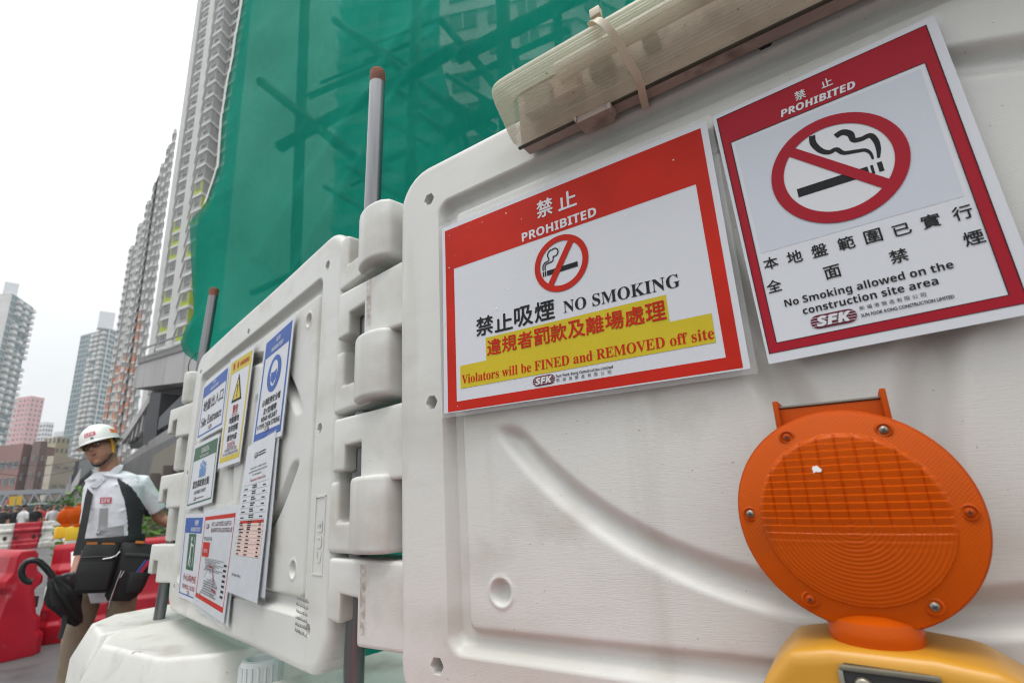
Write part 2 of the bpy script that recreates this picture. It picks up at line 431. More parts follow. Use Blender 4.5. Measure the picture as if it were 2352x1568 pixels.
RSTK = mat('rust_streak', (.26, .12, .055), .8, var=(60, .4), transp=.5, alpha_noise=(110, .55, 1.0))
for v in (LV[0], LV[2]):
    rk = MB(); rk.add([(-.080, -.004, .0), (-.066, -.004, .0), (-.068, -.10, .0), (-.078, -.10, .0)], [(0, 1, 2, 3)])
    rk.v = [(x-.0715-BASE.x, y+v-BASE.y, -.0012) for x, y, z in rk.v]; rk.build('rust_stain', [RSTK], PB)
# ------------------------------------------------------------------ steel poles through the knuckles
def pole(label, top, bot, r):
    top, bot = Vector(top), Vector(bot); d = (top-bot).normalized(); base = bot
    t = thing('steel_pole', label, 'pole', base, 'galvanised poles pinning the hoarding panels')
    b = MB(); b.tube([Vector((0, 0, 0)), (top-bot)-d*.035], r, 24); b.build('tube', [STEEL], t, smooth=40)
    b = MB(); k = top-bot
    b.tube([k-d*.035, k-d*.006, k-d*.002, k], [r*1.01, r*1.02, r*.9, r*.55], 24); b.build('rusty_end', [RUST], t, smooth=60)
    return t
p1t = at_dist(868, 163, .965); p1b = at_dist(812, 1560, .965)
e = (p1b-p1t); pole('steel pole with a rusty tip rising between the two near hoarding panels', p1t, p1t+e*((.05-p1t.z)/e.z), .0165)
p2t = at_dist(493, 662, 2.27); p2b = at_dist(370, 1392, 2.27); e = p2b-p2t
pole('stained steel pole at the far end of the notices panel', p2t, p2t+e*((.05-p2t.z)/e.z), .0175)

# ------------------------------------------------------------------ signs
class Sign:
    def __init__(s, name, label, MP, quad=None, W=1, H=1, w=.002, tilt=.003, curl=0., cat='sign', group=None):
        s.MP, s.q, s.W, s.H, s.w, s.tilt, s.curl = MP, quad, W, H, w, tilt, curl
        s.parts = {}; s.ymin, s.ymax = (0, H) if quad else (-.38, -.06)
        b = s.uv(W/2, 0) if quad else W
        s.base = MP @ Vector((b[0], b[1], 0)); s.R = MP.to_3x3().to_4x4()
        s.t = thing(name, label, cat, T(s.base) @ s.R, group)
    def uv(s, x, y):
        if not s.q: return x, y
        a, b = x/s.W, y/s.H; TL, TR, BR, BL = [Vector(p) for p in s.q]
        p = (TL*(1-a)+TR*a)*b+(BL*(1-a)+BR*a)*(1-b); return p.x, p.y
    def P(s, x, y, z):
        u, v = s.uv(x, y); k = (s.ymax-y)/(s.ymax-s.ymin)
        return (u, v, s.w+s.tilt*k+s.curl*k*k+z)
    def mb(s, part, m):
        if part not in s.parts: s.parts[part] = (MB(), m)
        return s.parts[part][0]
    def grid(s, part, m, c, lay, n=10):                 # c: four corners TL TR BR BL
        TL, TR, BR, BL = [Vector((*p, 0)) for p in c]; vs = []
        for j in range(n+1):
            for i in range(n+1):
                a, b = i/n, j/n; p = (TL*(1-a)+TR*a)*(1-b)+(BL*(1-a)+BR*a)*b; vs.append(s.P(p.x, p.y, lay*.00022))
        s.mb(part, m).add(vs, [(j*(n+1)+i, (j+1)*(n+1)+i, (j+1)*(n+1)+i+1, j*(n+1)+i+1) for j in range(n) for i in range(n)])
    def rect(s, part, m, x0, y0, x1, y1, lay, n=6): s.grid(part, m, ((x0, y1), (x1, y1), (x1, y0), (x0, y0)), lay, n)
    def poly(s, part, m, pts, lay): s.mb(part, m).add([s.P(p[0], p[1], lay*.00022) for p in pts], [tuple(range(len(pts)))])
    def line(s, part, m, pts, wd, lay):                 # ribbon of given width(s)
        n = len(pts); ws = wd if isinstance(wd, (list, tuple)) else [wd]*n; vs = []
        for i in range(n):
            a, b = Vector(pts[max(i-1, 0)]), Vector(pts[min(i+1, n-1)]); d = (b-a).normalized(); q = Vector((-d.y, d.x))*ws[i]/2
            p = Vector(pts[i]); vs += [s.P(*(p+q), lay*.00022), s.P(*(p-q), lay*.00022)]
        s.mb(part, m).add(vs, [(2*i, 2*i+1, 2*i+3, 2*i+2) for i in range(n-1)])
    def curve(s, part, m, pts, ws, lay):                # smooth ribbon through the points
        P = [Vector(p) for p in pts]; out = []; w2 = []
        for i in range(len(P)-1):
            a, b, c, d = P[max(i-1, 0)], P[i], P[i+1], P[min(i+2, len(P)-1)]
            for j in range(5):
                t = j/5; out.append(.5*((2*b)+(c-a)*t+(2*a-5*b+4*c-d)*t*t+(3*b-a-3*c+d)*t**3)); w2.append(ws[i]*(1-t)+ws[i+1]*t)
        out.append(P[-1]); w2.append(ws[-1]); s.line(part, m, out, w2, lay)
    def ring(s, part, m, c, ro, ri, lay, sy=1., n=64):
        vs = []
        for i in range(n):
            a = 2*pi*i/n
            for r in (ro, ri): vs.append(s.P(c[0]+r*cos(a), c[1]+r*sy*sin(a), lay*.00022))
        s.mb(part, m).add(vs, [(2*i, 2*i+1, (2*i+3) % (2*n), (2*i+2) % (2*n)) for i in range(n)])
    def disc(s, part, m, c, r, lay, sy=1., n=48): s.poly(part, m, [(c[0]+r*cos(2*pi*i/n), c[1]+r*sy*sin(2*pi*i/n)) for i in range(n)], lay)
    def text(s, part, m, st, p0, p1, h, lay, cjk=False, bold=0., slant=0.):
        vs, fs = glyphs(st)
        x0, x1 = min(v.x for v in vs), max(v.x for v in vs)
        if cjk: y0 = min(v.y for v in vs); ref = max(v.y for v in vs)-y0
        else:
            hv = glyphs(sansb('H') if ord(st.strip()[0]) > 0x1D5D3 else serif('H') if ord(st.strip()[0]) > 0x1D3FF else 'H')[0]; y0 = 0; ref = max(v.y for v in hv)
        a, b = Vector(p0), Vector(p1); d = b-a; up = Vector((-d.y, d.x)).normalized()
        mb = s.mb(part, m)
        offs = [(0, 0)] if not bold else [(0, 0), (bold, 0), (-bold, 0), (0, bold), (0, -bold)]
        for i, (ox, oy) in enumerate(offs):
            P = []
            for v in vs:
                hh = (v.y-y0)/ref*h; p = a+d*((v.x-x0)/(x1-x0))+up*hh+d.normalized()*(slant*hh)+Vector((ox, oy)); P.append(s.P(p.x, p.y, lay*.00022+i*.00002))
            mb.add(P, fs)
    def scribble(s, part, m, x0, y0, x1, h, lay):        # a line of print too small to read
        x = x0
        while x < x1:
            wd = h*random.uniform(.45, .9)
            for k in range(3):
                if random.random() < .85: s.rect(part, m, x, y0+h*k/3, x+wd*random.uniform(.6, 1), y0+h*(k+.6)/3, lay, 1)
            if random.random() < .6: s.rect(part, m, x+wd*.4, y0, x+wd*.55, y0+h, lay+1, 1)
            x += wd+h*random.uniform(.12, .3)
    def logo(s, c, wd, ht, lay, stripes=True):          # rounded badge with white letters
        x0, y0 = c; n = 10; r = ht/2; pts = [(x0+wd/2-r+r*cos(pi*(i/n-.5)), y0+r*sin(pi*(i/n-.5))) for i in range(n+1)]+[(x0-wd/2+r+r*cos(pi*(i/n+.5)), y0+r*sin(pi*(i/n+.5))) for i in range(n+1)]
        s.poly('logo', MAROON, pts, lay)
        if stripes:
            for k in (-.3, -.1, .1, .3): s.rect('logo_lettering', WHITEP, x0-wd*.5, y0+k*ht-ht*.014, x0+wd*.5, y0+k*ht+ht*.014, lay+1, 2)
        s.text('logo_lettering', WHITEP, sansbi('SFK'), (x0-wd*.36, y0-ht*.33), (x0+wd*.38, y0-ht*.33), ht*.66, lay+2, bold=wd*.012)
    def paper(s, c, m=None, lami=.006):
        s.grid('paper', m or PAPER, c, 0, 12)
        if lami:
            TL, TR, BR, BL = c; e = lami
            s.grid('laminate', LAMI, ((TL[0]-e, TL[1]+e), (TR[0]+e, TR[1]+e), (BR[0]+e, BR[1]-e), (BL[0]-e, BL[1]-e)), -2, 12)
    def border(s, part, m, o, i, lay):                  # outer and inner corners, TL TR BR BL
        for k in range(4):
            j = (k+1) % 4; s.grid(part, m, (o[k], o[j], i[j], i[k]), lay, 8)
    def done(s):
        inv = (T(s.base) @ s.R).inverted() @ s.MP
        made = {}
        for k, (b, m) in s.parts.items():
            b.v = [(inv @ Vector(p))[:] for p in b.v]
            made[k] = b.build(k, [m], s.t)
        for k, q in (('logo_lettering', 'logo'), ('warning_triangle_face', 'warning_triangle'), ('exclamation_mark', 'warning_triangle'), ('symbol_face', 'symbol_head'), ('symbol_figure', 'symbol_panel'), ('red_panel_lettering', 'red_panel'), ('header_lettering', 'border')):
            if k in made and q in made: made[k].parent = made[q]

def slash(s, part, m, c, r, ang, wd, lay):
    a = radians(ang); d = Vector((cos(a), sin(a))); s.line(part, m, [Vector(c)-d*r, Vector(c)+d*r], wd, lay)

# landscape no smoking sign, measured on the panel
g = Sign('no_smoking_sign', 'landscape red bordered no smoking sign with yellow highlighted warning lines', MPB, None, (.236, -.372), w=.0035, tilt=.004, curl=.002, group='no smoking signs on the hoarding')
g.paper(((.0299, -.0674), (.4432, -.0727), (.4382, -.3763), (.0307, -.3669)))
O = ((.036, -.075), (.4354, -.0798), (.4315, -.3742), (.038, -.3657)); I = ((.053, -.1459), (.4188, -.1505), (.417, -.3603), (.0544, -.3528))
g.border('border', RED1, O, I, 1)
g.text('header_lettering', WHITEP, '禁', (.206, -.1165), (.2305, -.1168), .0265, 3, True, bold=.0006)
g.text('header_lettering', WHITEP, '止', (.240, -.1172), (.267, -.1176), .0248, 3, True, bold=.0006)
g.text('header_lettering', WHITEP, sansb('PROHIBITED'), (.1786, -.1429), (.2931, -.1443), .0130, 3, bold=.0002)
c = (.2358, -.1938)
g.ring('prohibition_ring', RED1, c, .0402, .0318, 4); slash(g, 'prohibition_ring', RED1, c, .036, 57, .0088, 4)
g.rect('cigarette', INK, .2140, -.2060, .2600, -.1990, 3, 2); g.rect('cigarette', INK, .2075, -.2060, .2095, -.1990, 3, 1); g.rect('cigarette', INK, .2107, -.2060, .2127, -.1990, 3, 1)
def arc(cx, cy, r, a0, a1, n=10): return [(cx+r*cos(radians(a0+(a1-a0)*i/n)), cy+r*sin(radians(a0+(a1-a0)*i/n))) for i in range(n+1)]
g.line('smoke', INK, [(.2085, -.1975), (.2085, -.1925)]+arc(.2155, -.1925, .007, 180, 95)+[(.2185, -.1850)]+arc(.2245, -.1775, .0075, 215, 100), .0017, 3)
g.line('smoke', INK, [(.2117, -.1975), (.2117, -.1925)]+arc(.2157, -.1925, .004, 180, 90)+[(.2215, -.1880)]+arc(.2215, -.1845, .0035, -90, 0)+[(.2252, -.1815)]+arc(.2275, -.1755, .0058, -110, 130), .0017, 3)
for i, ch in enumerate('禁止吸煙'):
    x = .0925+i*.0328; y = -.2648-.0009*i; g.text('black_lettering', INK, ch, (x, y), (x+.0292, y-.0008), .0275 if ch != '止' else .024, 3, True, bold=.00055)
g.text('black_lettering', INK, serif('NO SMOKING'), (.2337, -.2643), (.3831, -.2696), .0156, 3)
g.grid('highlight', YEL, ((.1083, -.2700), (.3654, -.2751), (.3652, -.3095), (.1080, -.3055)), 1, 8)
g.grid('highlight', YEL, ((.0616, -.3021), (.4107, -.3093), (.4100, -.3422), (.0620, -.3355)), 2, 8)
for i, ch in enumerate('違規者罰款及離場處理'):
    x = .1105+i*.0254; y = -.2966-.0007*i; g.text('red_lettering', RED1, ch, (x, y), (x+.0232, y-.0006), .0222, 4, True, bold=.0004)
g.text('red_lettering', RED1, serif('Violators will be FINED and REMOVED off site'), (.0641, -.3291), (.4095, -.3376), .0125, 4)
g.logo((.1975, -.3468), .0325, .0125, 3)
g.text('company_lettering', INK, sansb('Sun Fook Kong Construction Limited'), (.2158, -.3463), (.2919, -.3484), .0034, 3)
for i, ch in enumerate('新福港營造有限公司'):
    x = .2156+i*.0086; g.text('company_lettering', INK, ch, (x, -.3522-.0003*i), (x+.0046, -.3523-.0003*i), .0044, 3, True)
g.done()
# portrait no smoking sign
g = Sign('no_smoking_sign', 'portrait crimson bordered no smoking sign with a large cigarette roundel', MPB, None, (.551, -.373), w=.0045, tilt=.005, curl=.004, group='no smoking signs on the hoarding')
g.paper(((.4505, -.0722), (.6615, -.0628), (.6595, -.3710), (.4558, -.3758)), None, .0)
O = ((.4549, -.078), (.6531, -.0701), (.6500, -.3618), (.4584, -.3656)); I = ((.4639, -.1151), (.6429, -.1104), (.6406, -.3525), (.4665, -.3559))
g.border('border', RED2, O, I, 1)
for q in (O, I): g.line('border_line', INK, list(q)+[q[0]], .0009, 2)
g.grid('picture_ground', GREYP, ((.4680, -.1180), (.6380, -.1150), (.6360, -.2565), (.4700, -.2580)), 1, 8)
c = (.5528, -.1888)
g.disc('picture_disc', WHITEP, c, .052, 2, 1.02); g.ring('prohibition_ring', RED2, c, .0590, .0472, 5, 1.02); slash(g, 'prohibition_ring', RED2, c, .053, -45, .0102, 5)
g.rect('cigarette', INK, .5150, -.2086, .5768, -.1987, 3, 2); g.rect('cigarette', INK, .5788, -.2086, .5812, -.1987, 3, 1); g.rect('cigarette', INK, .5845, -.2086, .5886, -.1980, 3, 1)
g.curve('smoke', INK, [(.5401, -.1441), (.5393, -.1533), (.5437, -.1642), (.5502, -.1696), (.5567, -.1691), (.5616, -.1757), (.5713, -.1785), (.579, -.1807), (.5822, -.1861), (.5827, -.193)], [.0056, .0060, .0056, .0050, .0048, .0044, .0040, .0036, .0028, .0018], 3)
g.curve('smoke', INK, [(.559, -.1545), (.5655, -.1527), (.5712, -.1575), (.5725, -.1655), (.5788, -.1673), (.5862, -.1668), (.5892, -.1751), (.589, -.1848), (.587, -.1936)], [.0058, .0066, .0062, .0052, .0050, .0052, .0050, .0040, .0022], 3)
g.text('header_lettering', WHITEP, '禁', (.5345, -.0962), (.5443, -.0962), .0112, 3, True, bold=.0002); g.text('header_lettering', WHITEP, '止', (.5596, -.0938), (.5696, -.0938), .0098, 3, True, bold=.0002)
g.text('header_lettering', WHITEP, sansbi('PROHIBITED'), (.5175, -.1087), (.5870, -.1079), .0084, 3, bold=.00015)
for ch, x in zip('本地盤範圍已實行', (.4769, .4989, .5209, .5437, .5654, .5875, .609, .6312)): g.text('black_lettering', INK, ch, (x-.0066, -.2780), (x+.0066, -.2778), .0132 if ch != '已' else .011, 3, True, bold=.0002)
for ch, x in zip('全面禁煙', (.4755, .5271, .5796, .6326)): g.text('black_lettering', INK, ch, (x-.0066, -.3035), (x+.0066, -.3030), .0130, 3, True, bold=.0002)
g.text('english_lettering', INK, sansb('No Smoking allowed on the'), (.481, -.3212), (.6137, -.3195), .0072, 3)
g.text('english_lettering', INK, sansb('construction site area'), (.4949, -.3329), (.6004, -.3311), .0072, 3)
g.logo((.5180, -.3432), .0380, .0135, 3)
for i, ch in enumerate('新福港營造有限公司'):
    x = .5400+i*.0057; g.text('company_lettering', INK, ch, (x, -.3402+.00005*i), (x+.0040, -.3402+.00005*i), .0040, 3, True)
g.text('company_lettering', INK, 'SUN FOOK KONG CONSTRUCTION LIMITED', (.540, -.3469), (.6074, -.3460), .0029, 3, bold=.00008)
g.done()

# ---- the notices on the far panel: corners measured from the right hand bolt
def qa(*p): return [(x+1.04, y) for x, y in p]
G2 = 'safety notices on the far hoarding panel'
def std(s, W, H, m, bw, top, bot=None, side=None):
    s.paper(((0, H), (W, H), (W, 0), (0, 0)))
    e = .012; bot = bot or bw
    s.border('border', m, ((e, H-e), (W-e, H-e), (W-e, e), (e, e)), ((e+bw, H-e-top), (W-e-bw, H-e-top), (W-e-bw, e+bot), (e+bw, e+bot)), 1)
g = Sign('safety_notice', 'blue bordered wear helmet notice with a round helmeted head symbol', MPA, qa((-.3571, -.0713), (-.1639, -.0574), (-.1818, -.3348), (-.3844, -.3366)), .21, .297, group=G2, curl=.001, tilt=.002)
std(g, .21, .297, BLUE, .010, .050, .018)
g.text('header_lettering', WHITEP, '強制', (.092, .262), (.122, .262), .014, 3, True); g.text('header_lettering', WHITEP, sansb('MANDATORY'), (.065, .243), (.148, .243), .011, 3)
g.disc('symbol_disc', BLUE, (.105, .175), .048, 2)
g.poly('symbol_head', WHITEP, [(.105+.026*cos(a)*(1 if sin(a) > -.2 else .85), .176+.034*sin(a)) for a in [2*pi*i/30 for i in range(30)]], 3)
g.poly('symbol_face', BLUE, [(.085, .182), (.105, .178), (.126, .184), (.124, .160), (.105, .146), (.087, .160)], 4)
g.text('black_lettering', INK, '必須配帶安全帽', (.045, .098), (.168, .098), .018, 3, True, bold=.0003); g.text('black_lettering', INK, '及Y型帽帶', (.060, .074), (.150, .074), .017, 3, True, bold=.0003)
g.text('black_lettering', INK, sansb('WEAR HELMET'), (.050, .057), (.160, .057), .0125, 3); g.text('black_lettering', INK, sansb('Y-TYPE CHIN STRING'), (.028, .039), (.182, .039), .0125, 3)
g.logo((.100, .0335-.0015), .030, .011, 3, False); g.done()
g = Sign('safety_notice', 'yellow bordered construction site warning notice with a black triangle', MPA, qa((-.6610, -.0480), (-.4455, -.0570), (-.4600, -.3630), (-.6580, -.3640)), .21, .297, group=G2, curl=.0015, tilt=.003)
std(g, .21, .297, YEL, .013, .036)
g.text('header_lettering', RED1, '警', (.038, .259), (.054, .259), .018, 3, True, bold=.0005); g.text('header_lettering', RED1, '告', (.075, .259), (.091, .259), .018, 3, True, bold=.0005); g.text('header_lettering', RED1, sansb('WARNING'), (.102, .260), (.180, .260), .013, 3)
g.poly('warning_triangle', INK, [(.105, .240), (.060, .165), (.150, .165)], 3); g.poly('warning_triangle_face', YEL, [(.105, .226), (.071, .171), (.139, .171)], 4)
g.poly('exclamation_mark', INK, [(.101, .210), (.109, .210), (.107, .186), (.103, .186)], 5); g.disc('exclamation_mark', INK, (.105, .180), .0035, 5)
g.text('red_lettering', RED2, '警告', (.082, .134), (.130, .134), .022, 3, True, bold=.0005); g.rect('red_lettering', RED2, .08, .129, .132, .131, 3, 2)
for i, st in enumerate(('地盤重地', '如非授權', '請勿內進')): g.text('black_lettering', INK, st, (.062, .109-i*.023), (.150, .109-i*.023), .017, 3, True, bold=.0004)
g.text('red_lettering', RED2, serif('WARNING'), (.070, .048), (.145, .048), .011, 3); g.rect('red_lettering', RED2, .068, .045, .147, .0465, 3, 2)
g.text('black_lettering', INK, serif('CONSTRUCTION SITE'), (.050, .036), (.165, .036), .0075, 3); g.text('black_lettering', INK, serif('NO UNAUTHORIZED ENTRY'), (.036, .0265+.0005), (.180, .0265+.0005), .0065, 3); g.done()
g = Sign('safety_notice', 'blue bordered landscape site entrance notice', MPA, qa((-.9600, -.0660), (-.6700, -.0540), (-.6600, -.2480), (-.9600, -.2530)), .297, .21, group=G2, tilt=.002)
std(g, .297, .21, BLUE, .008, .042, .006)
g.text('header_lettering', WHITEP, '強制', (.130, .182), (.160, .182), .012, 3, True); g.text('header_lettering', WHITEP, sansb('MANDATORY'), (.105, .165), (.195, .165), .010, 3)
g.text('black_lettering', INK, '地盤出入口', (.040, .098), (.262, .098), .040, 3, True, bold=.0002); g.text('black_lettering', INK, serif('Site Entrance'), (.038, .045), (.262, .045), .030, 3)
g.logo((.150, .030), .036, .013, 3, False); g.done()
g = Sign('safety_notice', 'green bordered landscape assembly point notice with blue figures', MPA, qa((-.9780, -.2620), (-.6940, -.2600), (-.6880, -.4520), (-.9900, -.4640)), .297, .21, group=G2, tilt=.002)
std(g, .297, .21, GREEN, .006, .045, .005)
g.scribble('header_lettering', WHITEP, .105, .172, .185, .018, 3); g.scribble('header_lettering', WHITEP, .095, .158, .200, .008, 3)
BL2 = mat('sky_blue_print', (.05, .20, .45), .4)
for x, hgt in ((.120, .034), (.140, .042), (.160, .036), (.178, .030)):
    g.disc('figures', BL2, (x, .098+hgt), .007, 3); g.poly('figures', BL2, [(x-.010, .088+hgt), (x+.010, .088+hgt), (x+.007, .092), (x-.007, .092)], 3 if hgt != .042 else 4)
g.text('black_lettering', INK, '緊急事故集合點', (.055, .062), (.240, .062), .024, 3, True, bold=.0004); g.text('black_lettering', INK, serif('ASSEMBLY POINT'), (.080, .042), (.215, .042), .011, 3)
g.logo((.100, .028), .03, .011, 3, False); g.rect('company_lettering', INK, .120, .026, .200, .0285, 3, 2); g.done()
g = Sign('safety_notice', 'blue headed caution notice with a green pushing figure panel', MPA, qa((-.9900, -.4750), (-.7000, -.4800), (-.6850, -.7120), (-.9500, -.7080)), .297, .225, group=G2, tilt=.002)
g.paper(((0, .225), (.297, .225), (.297, 0), (0, 0))); g.rect('border', BLUE, .012, .010, .020, .172, 1); g.rect('border', BLUE, .012, .172, .285, .214, 1); g.rect('border', BLUE, .012, .010, .285, .013, 1)
g.text('header_lettering', WHITEP, '強制', (.135, .193), (.180, .193), .015, 3, True, bold=.0003); g.text('header_lettering', WHITEP, sansb('MANDATORY'), (.095, .177), (.210, .177), .011, 3)
g.rect('symbol_panel', GREEN, .075, .075, .165, .170, 2, 3); g.disc('symbol_figure', WHITEP, (.118, .156), .007, 3)
g.line('symbol_figure', WHITEP, [(.116, .147), (.112, .118), (.100, .085)], [.012, .012, .006], 3); g.line('symbol_figure', WHITEP, [(.113, .118), (.124, .100), (.122, .083)], .006, 4); g.line('symbol_figure', WHITEP, [(.117, .143), (.145, .138)], .005, 4); g.line('symbol_figure', WHITEP, [(.150, .085), (.150, .162)], .004, 3)
g.text('red_lettering', RED2, '小心向內拉', (.050, .046), (.225, .046), .019, 3, True, bold=.0003); g.text('red_lettering', RED2, serif('TO PULL CAUTION'), (.050, .026), (.225, .026), .011, 3); g.logo((.130, .0185), .026, .008, 3, False); g.done()
# loose sheets behind, then plan and contact list in front of them
for nm, lb, q, w_, cl in (('loose_sheet', 'blank white sheet showing its edge behind the red bordered plan', qa((-.70, -.50), (-.440, -.495), (-.425, -.730), (-.700, -.725)), .0025, .001),
                          ('loose_sheet', 'blank white sheet showing behind the emergency contact list', qa((-.385, -.345), (-.205, -.325), (-.203, -.655), (-.375, -.655)), .0025, .001)):
    g = Sign(nm, lb, MPA, q, .21, .297, w=w_, tilt=.004, curl=cl, cat='paper sheet', group='loose sheets tucked behind notices'); g.paper(((0, .297), (.21, .297), (.21, 0), (0, 0)), PAPERG, .004); g.done()
g = Sign('site_plan_notice', 'red bordered laminated escape plan with small grey drawings', MPA, qa((-.7520, -.4720), (-.4340, -.4660), (-.4450, -.7260), (-.7360, -.7060)), .297, .225, w=.0055, tilt=.004, curl=.002, group=G2)
g.paper(((0, .225), (.297, .225), (.297, 0), (0, 0)), PAPERG, .008); std_o = ((.018, .208), (.279, .208), (.279, .016), (.018, .016))
g.border('border', RED1, std_o, ((.023, .199), (.275, .199), (.275, .026), (.023, .026)), 1)
g.scribble('red_lettering', MAROON, .090, .184, .255, .010, 3); g.scribble('red_lettering', MAROON, .090, .170, .262, .010, 3); g.logo((.053, .184), .030, .011, 3, False)
g.rect('red_panel', RED1, .030, .112, .095, .146, 2, 3); g.scribble('red_panel_lettering', WHITEP, .045, .122, .080, .008, 4); g.scribble('black_lettering', INK, .032, .150, .105, .009, 3)
for i in range(8): g.rect('drawing', GREYINK, .075, .108-i*.0035, .235-(i % 3)*.03, .1095-i*.0035, 3, 2)
for i in range(26):
    x, y = random.uniform(.06, .22), random.uniform(.034, .10); g.line('drawing', GREYINK, [(x, y), (x+random.uniform(-.04, .06), y+random.choice((0, 0, .02, -.02)))], random.uniform(.0008, .003), 3)
for i in range(6): g.rect('drawing', GREYINK, .080, .032+i*.0052, .205-(i % 2)*.02, .0345+i*.0052, 4, 2)
g.line('route', RED2, [(.115, .095), (.150, .092), (.165, .070), (.175, .060), (.160, .048), (.200, .046)], .0035, 5)
for i in range(7): g.rect('black_lettering', INK, .240, .040+i*.010, .262, .0445+i*.010, 3, 1)
g.done()
g = Sign('contact_list', 'white emergency contact list sheet with a red headed table, hanging crooked', MPA, qa((-.4090, -.3330), (-.2180, -.3200), (-.2240, -.6660), (-.4420, -.6570)), .21, .33, w=.0055, tilt=.006, curl=.003, group=None)
g.paper(((0, .33), (.21, .33), (.21, 0), (0, 0)), PAPERG, .004)
g.logo((.080, .298), .026, .012, 3, False); g.rect('company_lettering', INK, .098, .300, .150, .3025, 3, 2); g.rect('company_lettering', INK, .098, .294, .150, .2965, 3, 2)
g.scribble('small_lettering', INK, .050, .268, .165, .004, 3); g.scribble('small_lettering', INK, .042, .260, .175, .004, 3); g.scribble('small_lettering', INK, .075, .252, .140, .004, 3)
g.text('red_lettering', RED2, serif('Emergency Contact List'), (.060, .240), (.170, .240), .006, 3)
for i in range(11):
    y = .233-i*.0128; g.rect('table_line', GREYINK, .015, y-.0003, .195, y+.0003, 2, 3)
    if i < 8:
        for x, wd in ((.025, .028), (.085, .034), (.160, .024)):
            for q in range(2 if x == .085 else 1): g.rect('small_lettering', INK, x, y-.0085+q*.0045-.001, x+wd*random.uniform(.7, 1), y-.0060+q*.0045-.001, 3, 1)
g.rect('table_ground', PINKP, .028, .080, .192, .148, 1, 6); g.rect('table_head', RED1, .028, .148, .192, .154, 2, 6)
for i in range(9):
    y = .148-i*.0076; g.rect('table_line', GREYINK, .028, y-.0078, .192, y-.0074, 2, 3)
    for x, wd in ((.032, .032), (.085, .026), (.165, .020)): g.rect('small_lettering', INK, x, y-.0055, x+wd*random.uniform(.6, 1), y-.0030, 3, 1)
g.scribble('small_lettering', INK, .026, .036, .090, .005, 3); g.done()
# ------------------------------------------------------------------ strip lamp tied to the top of the near panel
CREAM = mat('aged_cream_diffuser', (.66, .63, .49), .25, spec=.6, coat=.3, transp=.40, transl=.35, var=(5, .06),
            stain=[((.22, .17, .10), 9, .60, .85), ((.05, .04, .03), 160, .70, .73)])
TRAYM = mat('pink_lit_tray', (.42, .34, .29), .5, var=(20, .2, (.3, 1, 1)), bump=(60, .3, .002), stain=((.16, .10, .08), 30, .55, .75))  # pink tint puts red reflected light into the tray and clip colour
DARKSEAL = mat('black_gasket', (.045, .038, .02), .35, var=(30, .4))
TIE = mat('yellowed_nylon', (.72, .64, .50), .35, transl=.2)
LX0, LX1 = .196, 1.36
lt = thing('strip_lamp', 'old cream ribbed strip lamp lashed along the top of the hoarding', 'lamp', MPB @ T(((LX0+LX1)/2, .035, .01)))
LO = Vector(((LX0+LX1)/2, .035, .01))
def lprof(k):                                          # diffuser section (w, v), k scales it about its back
    pts = []
    base = [(.030, -.011), (.040, -.013), (.052, -.008), (.090, .026), (.096, .036), (.097, .046), (.092, .055), (.082, .061), (.050, .074), (.028, .080)]
    for i in range(len(base)-1):
        a, b = base[i], base[i+1]; n = max(2, int(hypot(b[0]-a[0], b[1]-a[1])/.00135))
        for j in range(n):
            t = j/n; q = [a[0]+(b[0]-a[0])*t, a[1]+(b[1]-a[1])*t]
            if j % 3 == 1 and i in (2, 3, 4, 5, 6): d = hypot(b[0]-a[0], b[1]-a[1]); q[0] -= (b[1]-a[1])/d*.0006; q[1] += (b[0]-a[0])/d*.0006
            pts.append(q)
    pts.append(base[-1]); return [(.03+(p[0]-.03)*k, .034+(p[1]-.034)*(.35+.65*k)) for p in pts]
mb = MB(); vs = []; n = None
for x, k in ((LX0, .80), (LX0+.002, .90), (LX0+.007, .96), (LX0+.016, .99), (LX0+.03, 1), (LX1-.02, 1), (LX1, .9)):
    p = lprof(k); n = len(p); vs += [Vector((x, q[1], q[0]))-LO for q in p]
fs = [(i*n+j, i*n+j+1, (i+1)*n+j+1, (i+1)*n+j) for i in range(6) for j in range(n-1)]+[tuple(range(n)), tuple(range(6*n, 7*n))]
mb.add(vs, fs); mb.build('diffuser', [CREAM], lt, smooth=28)
mb = MB(); mb.box(Vector(((LX0+LX1)/2, .033, .017))-LO, (LX1-LX0-.012, .088, .024)); mb.build('tray', [TRAYM], lt, bevel=.004)
mb = MB(); mb.box(Vector(((LX0+LX1)/2, -.0125, .030))-LO, (LX1-LX0-.006, .003, .005)); mb.box(Vector(((LX0+LX1)/2, .0805, .0285))-LO, (LX1-LX0-.006, .003, .005)); mb.build('gasket', [DARKSEAL], lt, bevel=.001)
mb = MB()
for x0, wd, y, hh, mi in ((LX0+.052, .040, .030, .036, 1), (LX0+.096, .034, .032, .034, 0), (LX0+.145, .030, .030, .018, 1), (LX0+.21, .018, .03, .014, 1)):
    mb.box(Vector((x0, y, .046))-LO, (wd, hh, .020), mi)
mb.tube([Vector((LX0+.09, .046, .062))-LO, Vector((LX1-.06, .046, .062))-LO], .013, 12, 2)
mb.build('inner_gear', [mat('pink_ballast', (.45, .28, .22), .5), mat('grey_ballast', (.16, .14, .11), .5), mat('glass_tube', (.75, .72, .64), .2)], lt)
mb = MB(); mb.box(Vector((.315, -.016, .022))-LO, (.045, .012, .030)); mb.box(Vector((.340, -.020, .030))-LO, (.006, .010, .020)); mb.box(Vector((.293, -.014, .034))-LO, (.004, .012, .012))
mb.build('clip', [TRAYM], lt, bevel=.003)
mb = MB(); pts = []
cx = .372
